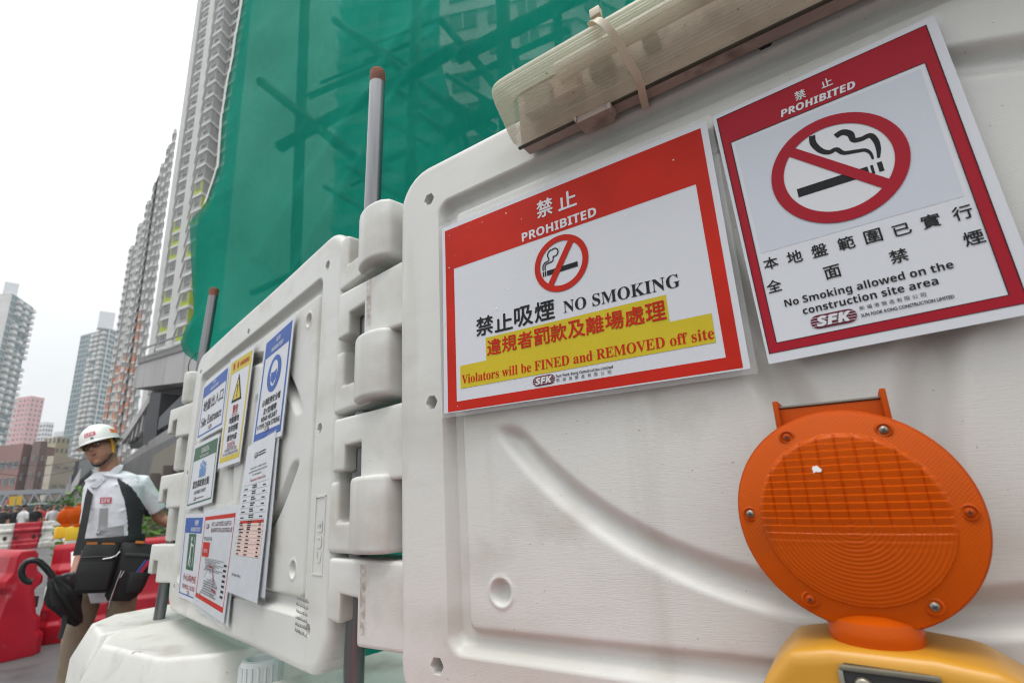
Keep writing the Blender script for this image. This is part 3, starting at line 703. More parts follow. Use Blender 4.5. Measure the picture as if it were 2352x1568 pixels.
loop = [(.004, -.018), (.030, -.0185), (.044, -.016), (.056, -.010), (.094, .024), (.1000, .036), (.100, .048), (.095, .058), (.088, .065), (.050, .080), (.022, .087), (.001, .080), (-.001, .03), (.004, -.018)]
for i, (a, b) in enumerate(loop): pts.append(Vector((cx+.010*sin(i*.5)-b*.25, b, a)))
vs = []
for i, p in enumerate(pts):
    t = (pts[(i+1) % len(pts)]-pts[i-1]).normalized(); s_ = Vector((1, 0, 0)); nn = s_.cross(t).normalized()
    for a, b in ((-.0048, 0), (.0048, 0), (.0048, .0016), (-.0048, .0016)): vs.append(p+s_*a-nn*b*-1)
fs = [(4*i+j, 4*i+(j+1) % 4, 4*i+4+(j+1) % 4, 4*i+4+j) for i in range(len(pts)-1) for j in range(4)]
tt = thing('cable_tie', 'yellowed nylon cable tie strapped round the strip lamp', 'cable tie', MPB @ T((cx, .03, .05)))
mb.add([v-Vector((cx, .03, .05)) for v in vs], fs); mb.build('strap', [TIE], tt, smooth=60)
mb = MB(); mb.box((-.014, .035, .045), (.013, .012, .010)); mb.box((-.014, .0415, .045), (.008, .003, .006)); mb.build('head', [TIE], tt, bevel=.002)

# ------------------------------------------------------------------ flashing barricade light
ORANGE = mat('orange_lens', (.66, .105, .003), .22, spec=.22, coat=.0, transl=.3, var=(6, .10), bump=(300, .05, .0005), stain=((.40, .09, .02), 14, .66, .9))
ORANGE2 = mat('orange_housing', (.54, .078, .003), .5, spec=.15, transl=.2, var=(8, .15), bump=(100, .1, .001))
AMBER = mat('yellow_battery_case', (.52, .25, .018), .38, coat=.15, var=(5, .10), bump=(30, .15, .002), stain=((.42, .20, .03), 5, .58, .85))
SCREW = mat('screw_steel', (.25, .23, .20), .35, metal=.9)
SOLAR = mat('solar_cell', (.20, .18, .15), .4)
PLATE = mat('lock_plate', (.30, .28, .22), .3, metal=.8, var=(20, .3))
DARK = mat('black_rubber', (.02, .02, .02), .6)
LC = Vector((.4905, -.5160, .050)); LR = .083
wl = thing('barricade_light', 'large round orange barricade light on a yellow battery case, against the near panel', 'barricade light', MPB @ T((LC.x, -.72, LC.z)) @ Matrix.Rotation(radians(-1.5), 4, 'Z'))
WB = Vector((LC.x, -.72, LC.z)); dy = LC.y-WB.y
Mc = T((0, dy, 0))
mb = MB(); prof = [(.001, -.028), (.070, -.028), (.0785, -.024), (LR-.001, -.014), (LR-.001, -.003), (LR-.003, -.002), (LR-.003, .002), (LR, .003), (LR, .015), (LR-.001, .0185), (LR-.004, .021), (LR-.009, .0225), (.060, .0215), (.001, .0215)]
mb.lathe(prof, 96, 0, Mc); mb.build('housing', [ORANGE2], wl, smooth=35)
# lens: facets above, fine rings below, pebbled rim
R0 = .0805; HC_ = .0007; NL = 118
def facet(x, y):
    r = hypot(x, y); dome = .0225+.0150*(1-(min(r, R0)/R0)**2)
    if r < .063:
        k = max(0, min(1, (y+.030)/.04)); k = k*k*(3-2*k)
        ix, iy = round(x/HC_)+900, round(y/HC_)+960
        cx_, cy_ = (ix % 18)/17, (iy % 8)/7
        f = .0012*(1-(2*cx_-1)**2)+.0015*cy_-(.0009 if ix % 18 in (0, 17) else 0)
        rg = .00022*(1+cos(2*pi*r/.0030))
        dome += .0010+f*k*min(1, (.063-r)/.004+.2)+rg*(1-k*.8)
    else:
        dome += .00016*sin(x*1900)*sin(y*1900)
    return dome
vs = []; vid = {}; fs = []
for i in range(-NL, NL+1):
    for j in range(-NL, NL+1):
        x, y = i*HC_, j*HC_; r = hypot(x, y)
        if r < R0+HC_*.75:
            if r > R0-HC_*.25: x, y = x*R0/r, y*R0/r
            vid[(i, j)] = len(vs); vs.append((x, dy+y, facet(x, y)))
for i, j in vid:
    q = [(i, j), (i+1, j), (i+1, j+1), (i, j+1)]
    if all(k in vid for k in q): fs.append(tuple(vid[k] for k in q))
mb = MB(); mb.add(vs, fs); o = mb.build('lens', [ORANGE], wl, smooth=50)
for ang, metal in ((62, 1), (118, 0), (178, 1), (2, 0), (-57, 1), (-122, 0)):
    a = radians(ang); x, y = .0715*cos(a), .0715*sin(a); z = facet(x, y)
    mb = MB(); mb.lathe([(.0062, z-.003), (.0062, z+.0008), (.0048, z+.0016), (.004, z+.0004)], 24, 0, T((x, dy+y, 0)))
    sb0 = mb.build('screw_boss', [ORANGE2], wl, smooth=40)
    mb = MB(); mb.lathe([(.0030, z), (.0029, z+.0018), (.0020, z+.0026), (.0004, z+.0028)], 16, 0, T((x, dy+y, 0)))
    for k in range(2): mb.box((x, dy+y, z+.0028), (.0036, .0007, .0006), 1, T((x, dy+y, 0)) @ Matrix.Rotation(a+k*pi/2, 4, 'Z') @ T((-x, -dy-y, 0)))
    mb.build('screw', [SCREW if metal else ORANGE2, DARK], sb0, smooth=40)
mb = MB()                                               # solar cradle on top of the rim
mb.prism([(-.040, .062), (.040, .062), (.040, .0890), (-.040, .0890)], -.026, .009)
mb.prism([(-.0415, .064), (-.037, .064), (-.037, .096), (-.0415, .096)], -.028, .014); mb.prism([(.037, .064), (.0415, .064), (.0415, .097), (.037, .097)], -.028, .014)
mb.v = [(x, y+dy, z) for x, y, z in mb.v]; mb.build('solar_cradle', [ORANGE2], wl, bevel=.0015)
mb = MB(); mb.box((0, dy+.0905, -.007), (.0735, .002, .034)); mb.build('solar_cell', [SOLAR], wl, bevel=.0008)
# white paint fleck
mb = MB(); q = [(-.016+.0032*cos(t)*random.uniform(.4, 1.25), dy+.036+.0030*sin(t)*random.uniform(.5, 1.2)) for t in [2*pi*i/11 for i in range(11)]]
z0 = max(facet(x, y-dy) for x, y in q); mb.prism(q, z0-.001, z0+.0006); mb.build('paint_fleck', [mat('white_paint_fleck', (.8, .8, .78), .6)], wl)
mb = MB(); zc = .006                                    # orange turret the disc sits in
Mt = Matrix(((1, 0, 0, 0), (0, 0, 1, -.0840+dy), (0, 1, 0, zc), (0, 0, 0, 1)))
mb.lathe([(.024, -.012), (.0295, -.008), (.031, -.001), (.031, .004), (.029, .010), (.022, .0145), (.008, .016)], 48, 0, Mt)
mb.build('turret', [ORANGE], wl, smooth=35)
ytop = -.0890+dy; mb = MB()
sec = [(-.080, -.030), (-.058, -.005), (-.030, .0), (.032, .0), (.066, -.004), (.096, -.024), (.104, -.050), (.104, -.185), (-.084, -.185), (-.084, -.060)]
mb.prism([(x, ytop+y) for x, y in sec], -.042, .046)
mb.build('battery_case', [AMBER], wl, bevel=.011, segs=4)
mb = MB(); mb.prism([(-.022, ytop-.008), (.028, ytop-.009), (.033, ytop-.016), (.033, ytop-.080), (-.026, ytop-.080), (-.026, ytop-.013)], .0445, .0485); lk_ = mb.build('lock_recess', [DARK], wl, bevel=.0015)
mb = MB(); mb.prism([(-.021, ytop-.026), (.030, ytop-.028), (.030, ytop-.075), (-.021, ytop-.075)], .0480, .0505)
mb.lathe([(.006, .0505), (.005, .054), (.001, .0545)], 16, 0, T((-.012, ytop-.020, 0))); mb.build('lock_plate', [PLATE], lk_, bevel=.001)
mb = MB()
for x0, x1, y0, y1 in ((-.025, .032, ytop-.012, ytop-.0085), (-.0265, -.023, ytop-.08, ytop-.012), (.0305, .034, ytop-.08, ytop-.012)): mb.box(((x0+x1)/2, (y0+y1)/2, .0488), (x1-x0, y1-y0, .003))
mb.build('lock_frame', [PLATE], lk_, bevel=.0008)

# ------------------------------------------------------------------ white water filled blocks under the notices panel
UA = Vector((.69265, -.72095, 0)).normalized(); NA = Vector((UA.y, -UA.x, 0)); OA = Vector((-.38082, .99627, 0))
def ua(u, w_, z): return OA+UA*u+NA*w_+Vector((0, 0, z))
def block(label, top, zt, dmid, zm, dbot, group):
    c = Vector((sum(p[0] for p in top)/len(top), sum(p[1] for p in top)/len(top)))
    def off(d): return [(c.x+(p[0]-c.x)*(1+d/abs(max(.01, (Vector(p)-c).length))), c.y+(p[1]-c.y)*(1+d/max(.01, (Vector(p)-c).length))) for p in top]
    base = ua(c.x, c.y, 0); t = thing('water_barrier', label, 'water barrier', base, group)
    mb = MB(); rings = [off(dbot), off(dmid), off(.0), off(-.07)]; zs = (0, zm, zt, zt-.012)
    n = len(top); vs = []
    for r, z in zip(rings, zs): vs += [ua(p[0], p[1], z)-base for p in r]
    fs = [(i*n+j, i*n+(j+1) % n, (i+1)*n+(j+1) % n, (i+1)*n+j) for i in range(3) for j in range(n)]+[tuple(range(n))[::-1], tuple(range(3*n, 4*n))]
    mb.add(vs, fs); mb.build('body', [BASEPL], t, bevel=.014, segs=4); return t, base
GW = 'white water filled barriers under the hoarding'
block('white water barrier farthest left under the notices panel, beside the worker', [(-1.12, -.25), (-1.12, .17), (-1.34, .17), (-1.45, .10), (-1.50, -.25)], .855, .045, .76, .075, GW)
tb, bb = block('broad dirty white water barrier in front of the notices panel', [(-.515, -.25), (-.515, .0), (-.60, .108), (-.905, .188), (-1.02, .165), (-1.085, .125), (-1.085, -.25)], .862, .055, .745, .085, GW)
tc_, bc = block('white water barrier with a ribbed filler cap below the steel pole', [(.62, -.34), (.62, .10), (-.12, .10), (-.18, .02), (-.18, -.34)], .868, .04, .75, .07, GW)
mb = MB(); mb.box((0, 0, 0), (.42, .36, .10)); q = Matrix((UA, NA, Vector((0, 0, 1)))).transposed().to_4x4()
mb.v = [((q @ Vector(p))+ua(-.36, -.13, .725)-bc)[:] for p in mb.v]; mb.build('shelf', [BASEPL], tc_, bevel=.012, segs=3)
cpos = at_z(602, 1512, .845)
mb = MB(); mb.lathe([(.046, -.07), (.046, -.005), (.043, .002), (.036, .004), (.030, .001), (.028, -.012), (.004, -.014)], 48, 0)
for i in range(20):
    a = 2*pi*i/20; mb.box((.0462*cos(a), .0462*sin(a), -.036), (.005, .006, .058), 0)
o = mb.build('filler_cap', [mat('grey_white_cap', (.60, .62, .62), .4, var=(10, .06), bump=(60, .1, .001))], tc_, smooth=40); o.location = cpos-bc
# red and white water barriers
REDPL = mat('red_plastic', (.37, .005, .018), .42, spec=.35, var=(4, .14), bump=(25, .15, .004), stain=[((.52, .20, .22), 5, .66, .9), ((.20, .02, .025), 3, .62, .85)])
def barrier_proto(name, mt, L=1.5, Hh=.9):
    mb = MB()                                            # along x, section in y z
    def sec(s): return [(-.24*s, 0), (.24*s, 0), (.24*s, .16), (.20*s, .20), (.20*s, .30), (.16*s, .34), (.115*s, .55), (.165*s, .60), (.165*s, .66), (.11*s, .72), (.10*s, Hh-.04), (.07*s, Hh), (-.07*s, Hh), (-.10*s, Hh-.04), (-.11*s, .72), (-.165*s, .66), (-.165*s, .60), (-.115*s, .55), (-.16*s, .34), (-.20*s, .30), (-.20*s, .20), (-.24*s, .16)]
    rings = []
    for x, s in ((-L/2, .72), (-L/2+.05, .80), (-L/2+.09, 1), (-.28, 1), (-.22, .86), (.22, .86), (.28, 1), (L/2-.09, 1), (L/2-.05, .80), (L/2, .72)): rings.append([(x, p[0], p[1]) for p in sec(s)])
    n = len(rings[0]); vs = sum(rings, [])
    fs = [(i*n+j, i*n+(j+1) % n, (i+1)*n+(j+1) % n, (i+1)*n+j) for i in range(len(rings)-1) for j in range(n)]+[tuple(range(n)), tuple(range((len(rings)-1)*n, len(rings)*n))]
    mb.add(vs, fs); return mb.build('body', [mt], None, bevel=.012, segs=2)
def recess_proto():
    mb = MB()
    for x in (-.42, .42): mb.box((x, -.165, .42), (.16, .09, .10))
    return mb.build('fork_slot', [mat('dark_slot', (.05, .01, .012), .7)], None, bevel=.01)
BR = barrier_proto('body', REDPL); BWt = barrier_proto('body', BASEPL); RS = recess_proto()
def barrier(src, label, pos, rot, group, slots=True):
    t = thing('water_barrier', label, 'water barrier', T(pos) @ Matrix.Rotation(rot, 4, 'Z'), group)
    c = src.copy(); COL.objects.link(c); c.parent = t
    if slots: c = RS.copy(); COL.objects.link(c); c.parent = t
    return t
GR = 'red and white barriers along the road'
def g0(px, py): return at_z(px, py, 0)
a = at_z(10, 1520, 0); barrier(BR, 'red water barrier at the left edge, scuffed pale on top', a+Vector((-.62, .42, 0)), radians(148), GR)
a = at_dist(150, 1400, 7.3); a.z = 0; barrier(BR, 'red water barrier behind the umbrella, with orange lights on it', a+Vector((.45, .35, 0)), radians(205), GR)
a = at_dist(345, 1360, 3.9); a.z = 0; barrier(BR, 'red water barrier behind the white barriers, low beside the steel pole', a+Vector((.20, .40, -.19)), radians(120), GR, False)
a = ua(0, 0, 0)
tbr = barrier(BR, 'unseen red water barrier added to hold the barricade light and bounce red', (MPB @ Vector((.55, 0, .15))).xy.to_3d()+Vector((0, 0, 0)), radians(-32.6), GR, False)  # added out of view: carries the light, bounces red onto the panel
for k, (px, d, mt, lb) in enumerate(((-8, 29, BWt, 'white water barrier across the road at the far left'), (58, 29, BR, 'red water barrier across the road between two white ones, grey sheets on it'), (112, 29, BWt, 'white water barrier across the road, right of the red one'))):
    a = at_dist(px, 1230, d); a.z = 0; barrier(mt, lb, a, radians(38), GR, True).scale = (.62, 1, 1.1)
for k in range(5):
    a = at_dist(162+k*3.0, 1230, 22-k*2.6); a.z = 0
    barrier(BWt if k % 2 == 0 else BR, ['white water barrier in the far end of the roadside row', 'red water barrier next to the far end of the roadside row', 'white water barrier in the middle of the roadside row', 'red water barrier nearer in the roadside row', 'white water barrier nearest in the roadside row, behind the red one with lights'][k], a, radians(128), GR, False)
for o_ in (BR, BWt, RS): bpy.data.objects.remove(o_)
# ------------------------------------------------------------------ ground
ASPH = mat('wet_asphalt', (.085, .085, .085), .55, var=(1.2, .18), bump=[(220, .5, .004), (30, .2, .004)], stain=[((.04, .04, .042), 1.1, .52, .62), ((.16, .155, .15), 300, .62, .70)])
mb = MB(); mb.add([(-900, -300, 0), (900, -300, 0), (900, 1500, 0), (-900, 1500, 0)], [(0, 1, 2, 3)])
o = mb.build('road', [ASPH]); tag(o, 'damp grey asphalt road', 'road', kind='structure')
dR = Vector((sin(radians(-42.5)), cos(radians(-42.5)), 0)); nR = Vector((dR.y, -dR.x, 0))
PAVE = mat('paving', (.22, .21, .20), .7, var=(3, .15), bump=(40, .3, .004))
mb = MB(); a = dR*8+nR*5.5; b = dR*240+nR*5.5
mb.add([a+Vector((0, 0, .13)), b+Vector((0, 0, .13)), b+nR*30+Vector((0, 0, .13)), a+nR*30+Vector((0, 0, .13)), a, b], [(0, 1, 2, 3), (0, 4, 5, 1)])
o = mb.build('pavement', [PAVE]); tag(o, 'raised pavement along the buildings', 'pavement', kind='structure')

# ------------------------------------------------------------------ green net over a bamboo scaffold
NETM = mat('green_scaffold_net', (.008, .36, .262), .7, spec=.04, var=(1.6, .12), transl=.6, transp=.2, alpha_noise=(.8, .08, .24), bump=[(260, .25, .002, (1, 1, 1)), (5, .8, .05, (1, 1, .35)), (14, .35, .015, (1, 1, .5)), (1.3, .8, .12, (1.2, 1.2, .8), 1), (2.7, .6, .08, (1, 1, .6), 1)])
NETB = mat('dark_green_net', (.010, .36, .26), .7, transl=.65, transp=.13, var=(1.5, .15))
HEM = mat('net_hem', (.62, .64, .60), .7)
NP = VPlane(at_dist(440, 700, 3.9), -62)
hem = [(575, -110), (558, 0), (534, 145), (510, 272), (503, 378), (474, 466), (437, 510), (440, 620), (444, 689), (445, 720), (425, 757), (415, 785), (422, 812), (455, 833)]
hp = []
for p in hem:
    q = NP.hit(*p); hp.append((q.z, (q-NP.o).dot(NP.r)))
HD = hp[::-1]                                           # rising z
sg = 1 if NP.r.x < 0 else -1                            # r runs towards the left; s falls to the right
def hem_s(z):
    if z <= HD[0][0]: return HD[0][1]-(HD[0][0]-z)*.2
    for (z0, s0), (z1, s1) in zip(HD, HD[1:]):
        if z <= z1: return s0+(s1-s0)*(z-z0)/(z1-z0)
    (z0, s0), (z1, s1) = HD[-2:]; return s1+(s1-s0)/(z1-z0)*(z-z1)
def net_off(s, z, sl):
    e = sl-s
    d = .035*noise.noise((s*.9, z*.55, 3))+.022*noise.noise((s*2.6, z*1.7, 9))
    for (a, b, c, amp, wd) in ((.8, 1, -2.2, .035, .10), (1, -.45, 1.3, .03, .08), (.5, 1, -4.2, .03, .12), (1, .9, -1.2, .025, .07), (-.6, 1, -1.6, .03, .10)):
        t = a*s+b*z+c; t = (t+1.6) % 3.2-1.6; d += amp*math.exp(-(t/wd)**2)*(.5+.5*sin(s*3+z*2))
    d += .028*sin(s*9+1.5*noise.noise((s, z*.4, 1)))*max(0, 1-abs(z-1.2)/2.5)
    zb = HD[0][0]; t = math.exp(-((z-zb-.20)/.17)**2)*math.exp(-(e/.22)**2); d += .14*t*min(1, e/.12)   # bundled lower corner
    t = math.exp(-((z-hp[6][0])/.25)**2)*math.exp(-(e/.35)**2); d += .08*t*min(1, e/.15)
    return d*(.2+.8*min(1, e/.35))
zs = list(np.arange(.1, 6.4, .035)); W_ = 7.5; ncol = 230; vs = []
for z in zs:
    sl = hem_s(z)
    for i in range(ncol+1):
        k = i/ncol; s = sl-W_*(k**1.25)
        vs.append(NP.o+NP.r*s+Vector((0, 0, z))+NP.n*net_off(s, z, sl))
nb = NP.o+NP.r*(hem_s(.1)-W_/2)
tn = thing('scaffold_net', 'large translucent green net hung over the scaffold behind the hoarding', 'net', nb)
mb = MB(); n = ncol+1
mb.add([v-nb for v in vs], [(j*n+i, j*n+i+1, (j+1)*n+i+1, (j+1)*n+i) for j in range(len(zs)-1) for i in range(ncol)])
mb.build('mesh_sheet', [NETM], tn, smooth=180)
mb = MB(); pts = [vs[j*n]-nb for j, z in enumerate(zs) if z > hp[6][0]]
hv = []
for p in pts: hv += [p+NP.r*.026+NP.n*.004, p-NP.r*.020+NP.n*.014]
mb.add(hv, [(2*i, 2*i+1, 2*i+3, 2*i+2) for i in range(len(pts)-1)]); mb.build('hem', [HEM], tn, smooth=180)
BAM = mat('weathered_bamboo', (.10, .085, .055), .7, var=(6, .3, (1, 1, .3)))
ts = thing('scaffold', 'bamboo scaffold of crossed poles seen dimly through the green net', 'scaffold', NP.o-NP.n*.4)
sb_ = NP.o-NP.n*.4
def bam(p0, p1, r, off):                                # picture points, poles standing just behind the net
    A, B = [NP.hit(*p)-NP.n*(off+.12) for p in (p0, p1)]; d = B-A
    mb = MB(); k = max(6, int(d.length/.1)); pts = [A+d*(i/k)-sb_ for i in range(k+1)]
    mb.tube(pts, [r*.8*(1.10 if i % 4 == 0 else 1) for i in range(k+1)], 12); mb.build('bamboo_pole', [BAM], ts, smooth=50)
for p0, p1, r, off in [((648, -60), (600, 820), .045, .09), ((905, -60), (880, 420), .04, .10), ((1108, -80), (1118, 460), .05, .10), ((1236, -80), (1268, 430), .032, .10), ((1420, -80), (1470, 300), .04, .10),
    ((600, 310), (1010, 70), .048, .03), ((980, 270), (1360, 50), .055, .05), ((700, 560), (1180, 330), .04, .14), ((560, 160), (770, 330), .04, .02), ((700, -20), (1300, 420), .034, .16), ((960, -20), (1250, 330), .03, .12), ((1080, 130), (1220, 60), .05, .2), ((560, 690), (1100, 470), .045, .12), ((480, 640), (860, 450), .03, .2), ((1000, 70), (1600, -260), .05, .1)]:
    bam(p0, p1, r, off)
rb_ = random.Random(4)
for i in range(30):
    x, y = rb_.uniform(580, 1350), rb_.uniform(-20, 420); a = rb_.choice((-.5, -.45, .55, .6, 2.9)); L_ = rb_.uniform(90, 240)
    bam((x, y), (x+L_*cos(math.atan(a)), y+L_*sin(math.atan(a))), rb_.uniform(.014, .032), rb_.uniform(.06, .4))
# inner sheet of the scaffold: open above on the right
NQ = VPlane(NP.o-NP.n*.95, -62); mb = MB()
hl_ = [(470, 1500), (452, 830), (428, 790), (450, 700), (450, 520), (485, 466), (515, 378), (522, 272), (545, 145), (570, 0), (595, -250)]
for poly in [[hl_[i], (1010, hl_[i][1]), (1010, hl_[i+1][1]), hl_[i+1]] for i in range(len(hl_)-1)]+[[(1010, 130), (1060, 330), (1150, 430), (2600, 200), (2600, 1500), (1010, 1500)], [(1215, 280), (1320, 120), (1560, 0), (2500, -300), (2500, 160), (1300, 405), (1150, 425)]]:
    P = [NQ.hit(*p) for p in poly]; mb.add([p-nb for p in P], [tuple(range(len(P)))])
mb.build('inner_sheet', [NETB], tn)

# ------------------------------------------------------------------ buildings
GLASSW = mat('window_glass', (.05, .055, .06), .15, spec=.6, var=(.5, .5))
GLASST = mat('teal_glass', (.022, .10, .13), .3, spec=.3, var=(.4, .45))
FRAMEW = mat('window_frame', (.45, .45, .44), .5)
WALLG = mat('grey_render', (.33, .33, .32), .8, var=(.25, .05), stain=((.26, .26, .25), .35, .55, .8, (1, 1, .2)))
WALLW = mat('white_render', (.58, .58, .56), .8, var=(.2, .06))
LIME = mat('lime_paint', (.36, .44, .02), .7, var=(.3, .06)); ORNG = mat('salmon_paint', (.50, .19, .10), .7, var=(.3, .06))
PINKW = mat('pink_render', (.58, .32, .33), .8, var=(.1, .08)); BRICKP = mat('dusky_pink_tile', (.30, .165, .15), .8, var=(.1, .1)); MAUVE = mat('mauve_brown_tile', (.17, .105, .10), .8)
BEIGE = mat('beige_render', (.50, .44, .36), .8, var=(.1, .08)); HAZEW = mat('pale_grey_render', (.60, .62, .64), .8); KHAKI = mat('khaki_render', (.42, .37, .24), .8)
CONC = mat('weathered_concrete', (.42, .41, .41), .8, var=(.6, .1, (1, 1, .2)), bump=(8, .2, .02), stain=((.22, .21, .21), 1.2, .5, .8, (2, 2, .15)))
CONCD = mat('dark_concrete_band', (.235, .225, .225), .8, var=(.8, .12, (1, 1, .2)), stain=((.15, .145, .145), 1.5, .5, .75, (3, 3, .15)))
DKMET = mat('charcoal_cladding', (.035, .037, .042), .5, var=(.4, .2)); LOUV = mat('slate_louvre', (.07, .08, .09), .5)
def win_mesh(nm, glass, bars):
    mb = MB(); mb.box((0, 0, 0), (1, .06, 1), 0)
    for x in bars: mb.box((x, -.04, 0), (.035, .05, 1), 1)
    for c, d in (((0, -.04, .48), (1, .05, .05)), ((0, -.04, -.48), (1, .05, .05)), ((-.485, -.04, 0), (.035, .05, 1)), ((.485, -.04, 0), (.035, .05, 1))): mb.box(c, d, 1)
    o = mb.build(nm, [glass, FRAMEW]); me = o.data; bpy.data.objects.remove(o); return me
WM = {'g': win_mesh('window', GLASSW, (-.17, .17)), 't': win_mesh('window', GLASST, (0,))}
def building(name, label, cat, plan, z1, z0=0, fh=2.8, segs=None, wall=WALLG, slab=None, slab_out=.3, slab_h=.3, group=None, depth=12, roof=None, fins=None, cap=100, seed=1, balc=None):
    """plan: left to right points of the visible walls; segs: per wall (windows per floor, width share, height share, kind, paint list or None)"""
    rnd = random.Random(seed); plan = [Vector((p[0], p[1], 0)) for p in plan]; c = sum(plan, Vector())/len(plan); back = c.normalized()
    base = Vector((c.x, c.y, z0)); t = thing(name, label, cat, base, group)
    full = plan+[plan[-1]+back*depth, plan[0]+back*depth]
    mb = MB(); mb.prism([(p.x-base.x, p.y-base.y) for p in full], 0, z1-z0); mb.build('wall', [wall], t)
    nf = int((z1-z0)/fh); wins = []; paint = {}; sl = MB()
    def nrm(a, b):
        d = (b-a).normalized(); n = Vector((d.y, -d.x, 0)); return d, (n if n.dot(-c) > 0 else -n)
    if slab:
        off = []
        for i, p in enumerate(plan):
            ns = [nrm(plan[k], plan[k+1])[1] for k in (i-1, i) if 0 <= k < len(plan)-1]; q = sum(ns, Vector()); q = q/max(.35, q.length**2)*1.0
            off.append(p+q*slab_out)
        poly = [(p.x-base.x, p.y-base.y) for p in off]+[(p.x-base.x+back.x*3, p.y-base.y+back.y*3) for p in off[::-1]]
        for f in range(nf+1): sl.prism(poly, f*fh-slab_h/2, f*fh+slab_h/2)
        sl.build('floor_slabs', [slab], t)
    for i in range(len(plan)-1):
        if not segs or not segs[i]: continue
        nw, ws, hs, kind, pt = segs[i]; d, n = nrm(plan[i], plan[i+1]); L = (plan[i+1]-plan[i]).length
        ang = atan2(d.y, d.x)
        if n.dot(Vector((d.y, -d.x, 0))) < 0: ang += pi
        for f in range(nf):
            if pt and rnd.random() < pt[1] and pt[2] <= f <= pt[3]:
                pm = paint.setdefault((pt[0].name, i, f), (MB(), pt[0]))[0]; h = fh*.86
                m_ = Matrix.Translation(plan[i]+d*L/2+n*.0+Vector((0, 0, f*fh+h/2+.16))) @ Matrix.Rotation(ang, 4, 'Z'); pm.box((0, 0, 0), (L*.97, .12, h), 0, m_)
            for k in range(nw):
                x = (k+.5)/nw*L; W = L/nw*ws; h = fh*hs; z = f*fh+fh*(.97-hs/2)-.12 if kind != 't' else f*fh+fh*.5
                p = plan[i]+d*x+n*.03+Vector((0, 0, z0+z)); v = RW.transposed() @ (p-CAM)
                if v.z < 1: continue
                X, Y = 1176+1176*v.x/v.z, 784+1176*v.y/v.z
                vis = -60 < X < 2400 and -60 < Y < 1600
                wins.append((not vis, (p-CAM).length/(W*h), p-base, ang, W, h, kind))
    wins.sort(key=lambda q: q[:2])
    for q in wins[:cap]:
        if q[0]: break
        o = bpy.data.objects.new('window', WM[q[6]]); COL.objects.link(o); o.parent = t
        o.location = q[2]; o.rotation_euler = (0, 0, q[3]); o.scale = (q[4], 2.2, q[5])
    rest = [q for k, q in enumerate(wins) if k >= cap or q[0]]
    if rest and any(not q[0] for q in rest):
        mb = MB()
        for q in rest:
            if q[0]: continue
            m_ = Matrix.Translation(q[2]) @ Matrix.Rotation(q[3], 4, 'Z'); mb.box((0, 0, 0), (q[4], .16, q[5]), 0, m_); mb.box((0, -.1, 0), (q[4]*.06, .08, q[5]), 1, m_)
        o = mb.build('window', [GLASST if rest[0][6] == 't' else GLASSW, FRAMEW], t); tag(o, kind='stuff')
    for b, m_ in paint.values():
        b.v = [(x-base.x, y-base.y, z) for x, y, z in b.v]; b.build('painted_panel', [m_], t)
    if balc:                                             # (wall index, positions along it, width, depth, height)
        mb = MB(); i, ps, bw, bd, bh = balc; d, n = nrm(plan[i], plan[i+1]); L = (plan[i+1]-plan[i]).length; ang = atan2(d.y, d.x)
        for f in range(nf):
            for s in ps:
                if rnd.random() < .93: mb.box((0, 0, 0), (bw, bd, bh), 0, Matrix.Translation(plan[i]+d*L*s+n*bd/2-Vector((base.x, base.y, 0))+Vector((0, 0, f*fh+bh/2))) @ Matrix.Rotation(ang, 4, 'Z'))
        o = mb.build('balcony', [WALLW], t); tag(o, kind='stuff')
    for f in fins or []:
        mb = MB(); p = f[0]; mb.box((p.x-base.x, p.y-base.y, (f[2]-z0)/2), (f[1], f[1], f[2]-z0), 0)
        mb.build('pier', [WALLW], t)
    if roof:
        for (px0, px1, pyr, h, dist, m_) in roof:
            A, B = at_dist(px0, pyr, dist), at_dist(px1, pyr, dist); d = (B-A).xy.to_3d(); bk = A.xy.to_3d().normalized()*6
            mb = MB(); P = [A, A+d, A+d+bk, A+bk]; mb.prism([(p.x-base.x, p.y-base.y) for p in P], z1-z0-.2, z1-z0+h); mb.build('plant_room', [m_], t)
    return t
def pos(px, py, d): p = at_dist(px, py, d); return Vector((p.x, p.y, 0))
def hit2(p, azd, px, py):                               # walk from p along a compass direction until seen at px
    a = radians(azd); d = Vector((sin(a), cos(a))); r = ray(px, py); r = Vector((r.x, r.y)); q = Vector((p[0], p[1]))
    den = d.x*r.y-d.y*r.x; t = -(q.x*r.y-q.y*r.x)/den; v = q+d*t; return Vector((v.x, v.y, 0))
def ld(px, py, off=13.): return off/sin(radians(-42.5)*-1+az(px, py))
# the tall grey estate block with zigzag bays
P1 = pos(494.5, 190, ld(494.5, 190)); L1 = hit2(P1, -62, 478, 190); V1 = hit2(P1, 8, 514, 190); R1 = hit2(V1, -62, 560, 190)
f1 = pos(471, 190, ld(471, 190)*.99)
P2 = pos(464, 190, ld(464, 190)); L2 = hit2(P2, -62, 444, 190); e2 = pos(441, 190, ld(441, 190)*1.01)
building('apartment_tower', 'tallest grey estate tower with zigzag bays and lime painted panels, beside the net', 'tower', [e2, L2, P2, f1, L1, P1, V1, R1], 132, 0, 2.75,
         [None, (1, .62, .52, 'g', (LIME, .42, 0, 19)), None, None, (1, .60, .52, 'g', (LIME, .5, 0, 18)), (0, 0, 0, 'g', (LIME, .5, 0, 18)), (2, .36, .5, 'g', None)],
         WALLG, WALLW, .38, .42, 'grey estate towers', 14, fins=[(f1, 1.3, 132), (e2, 1.6, 132)], seed=5)
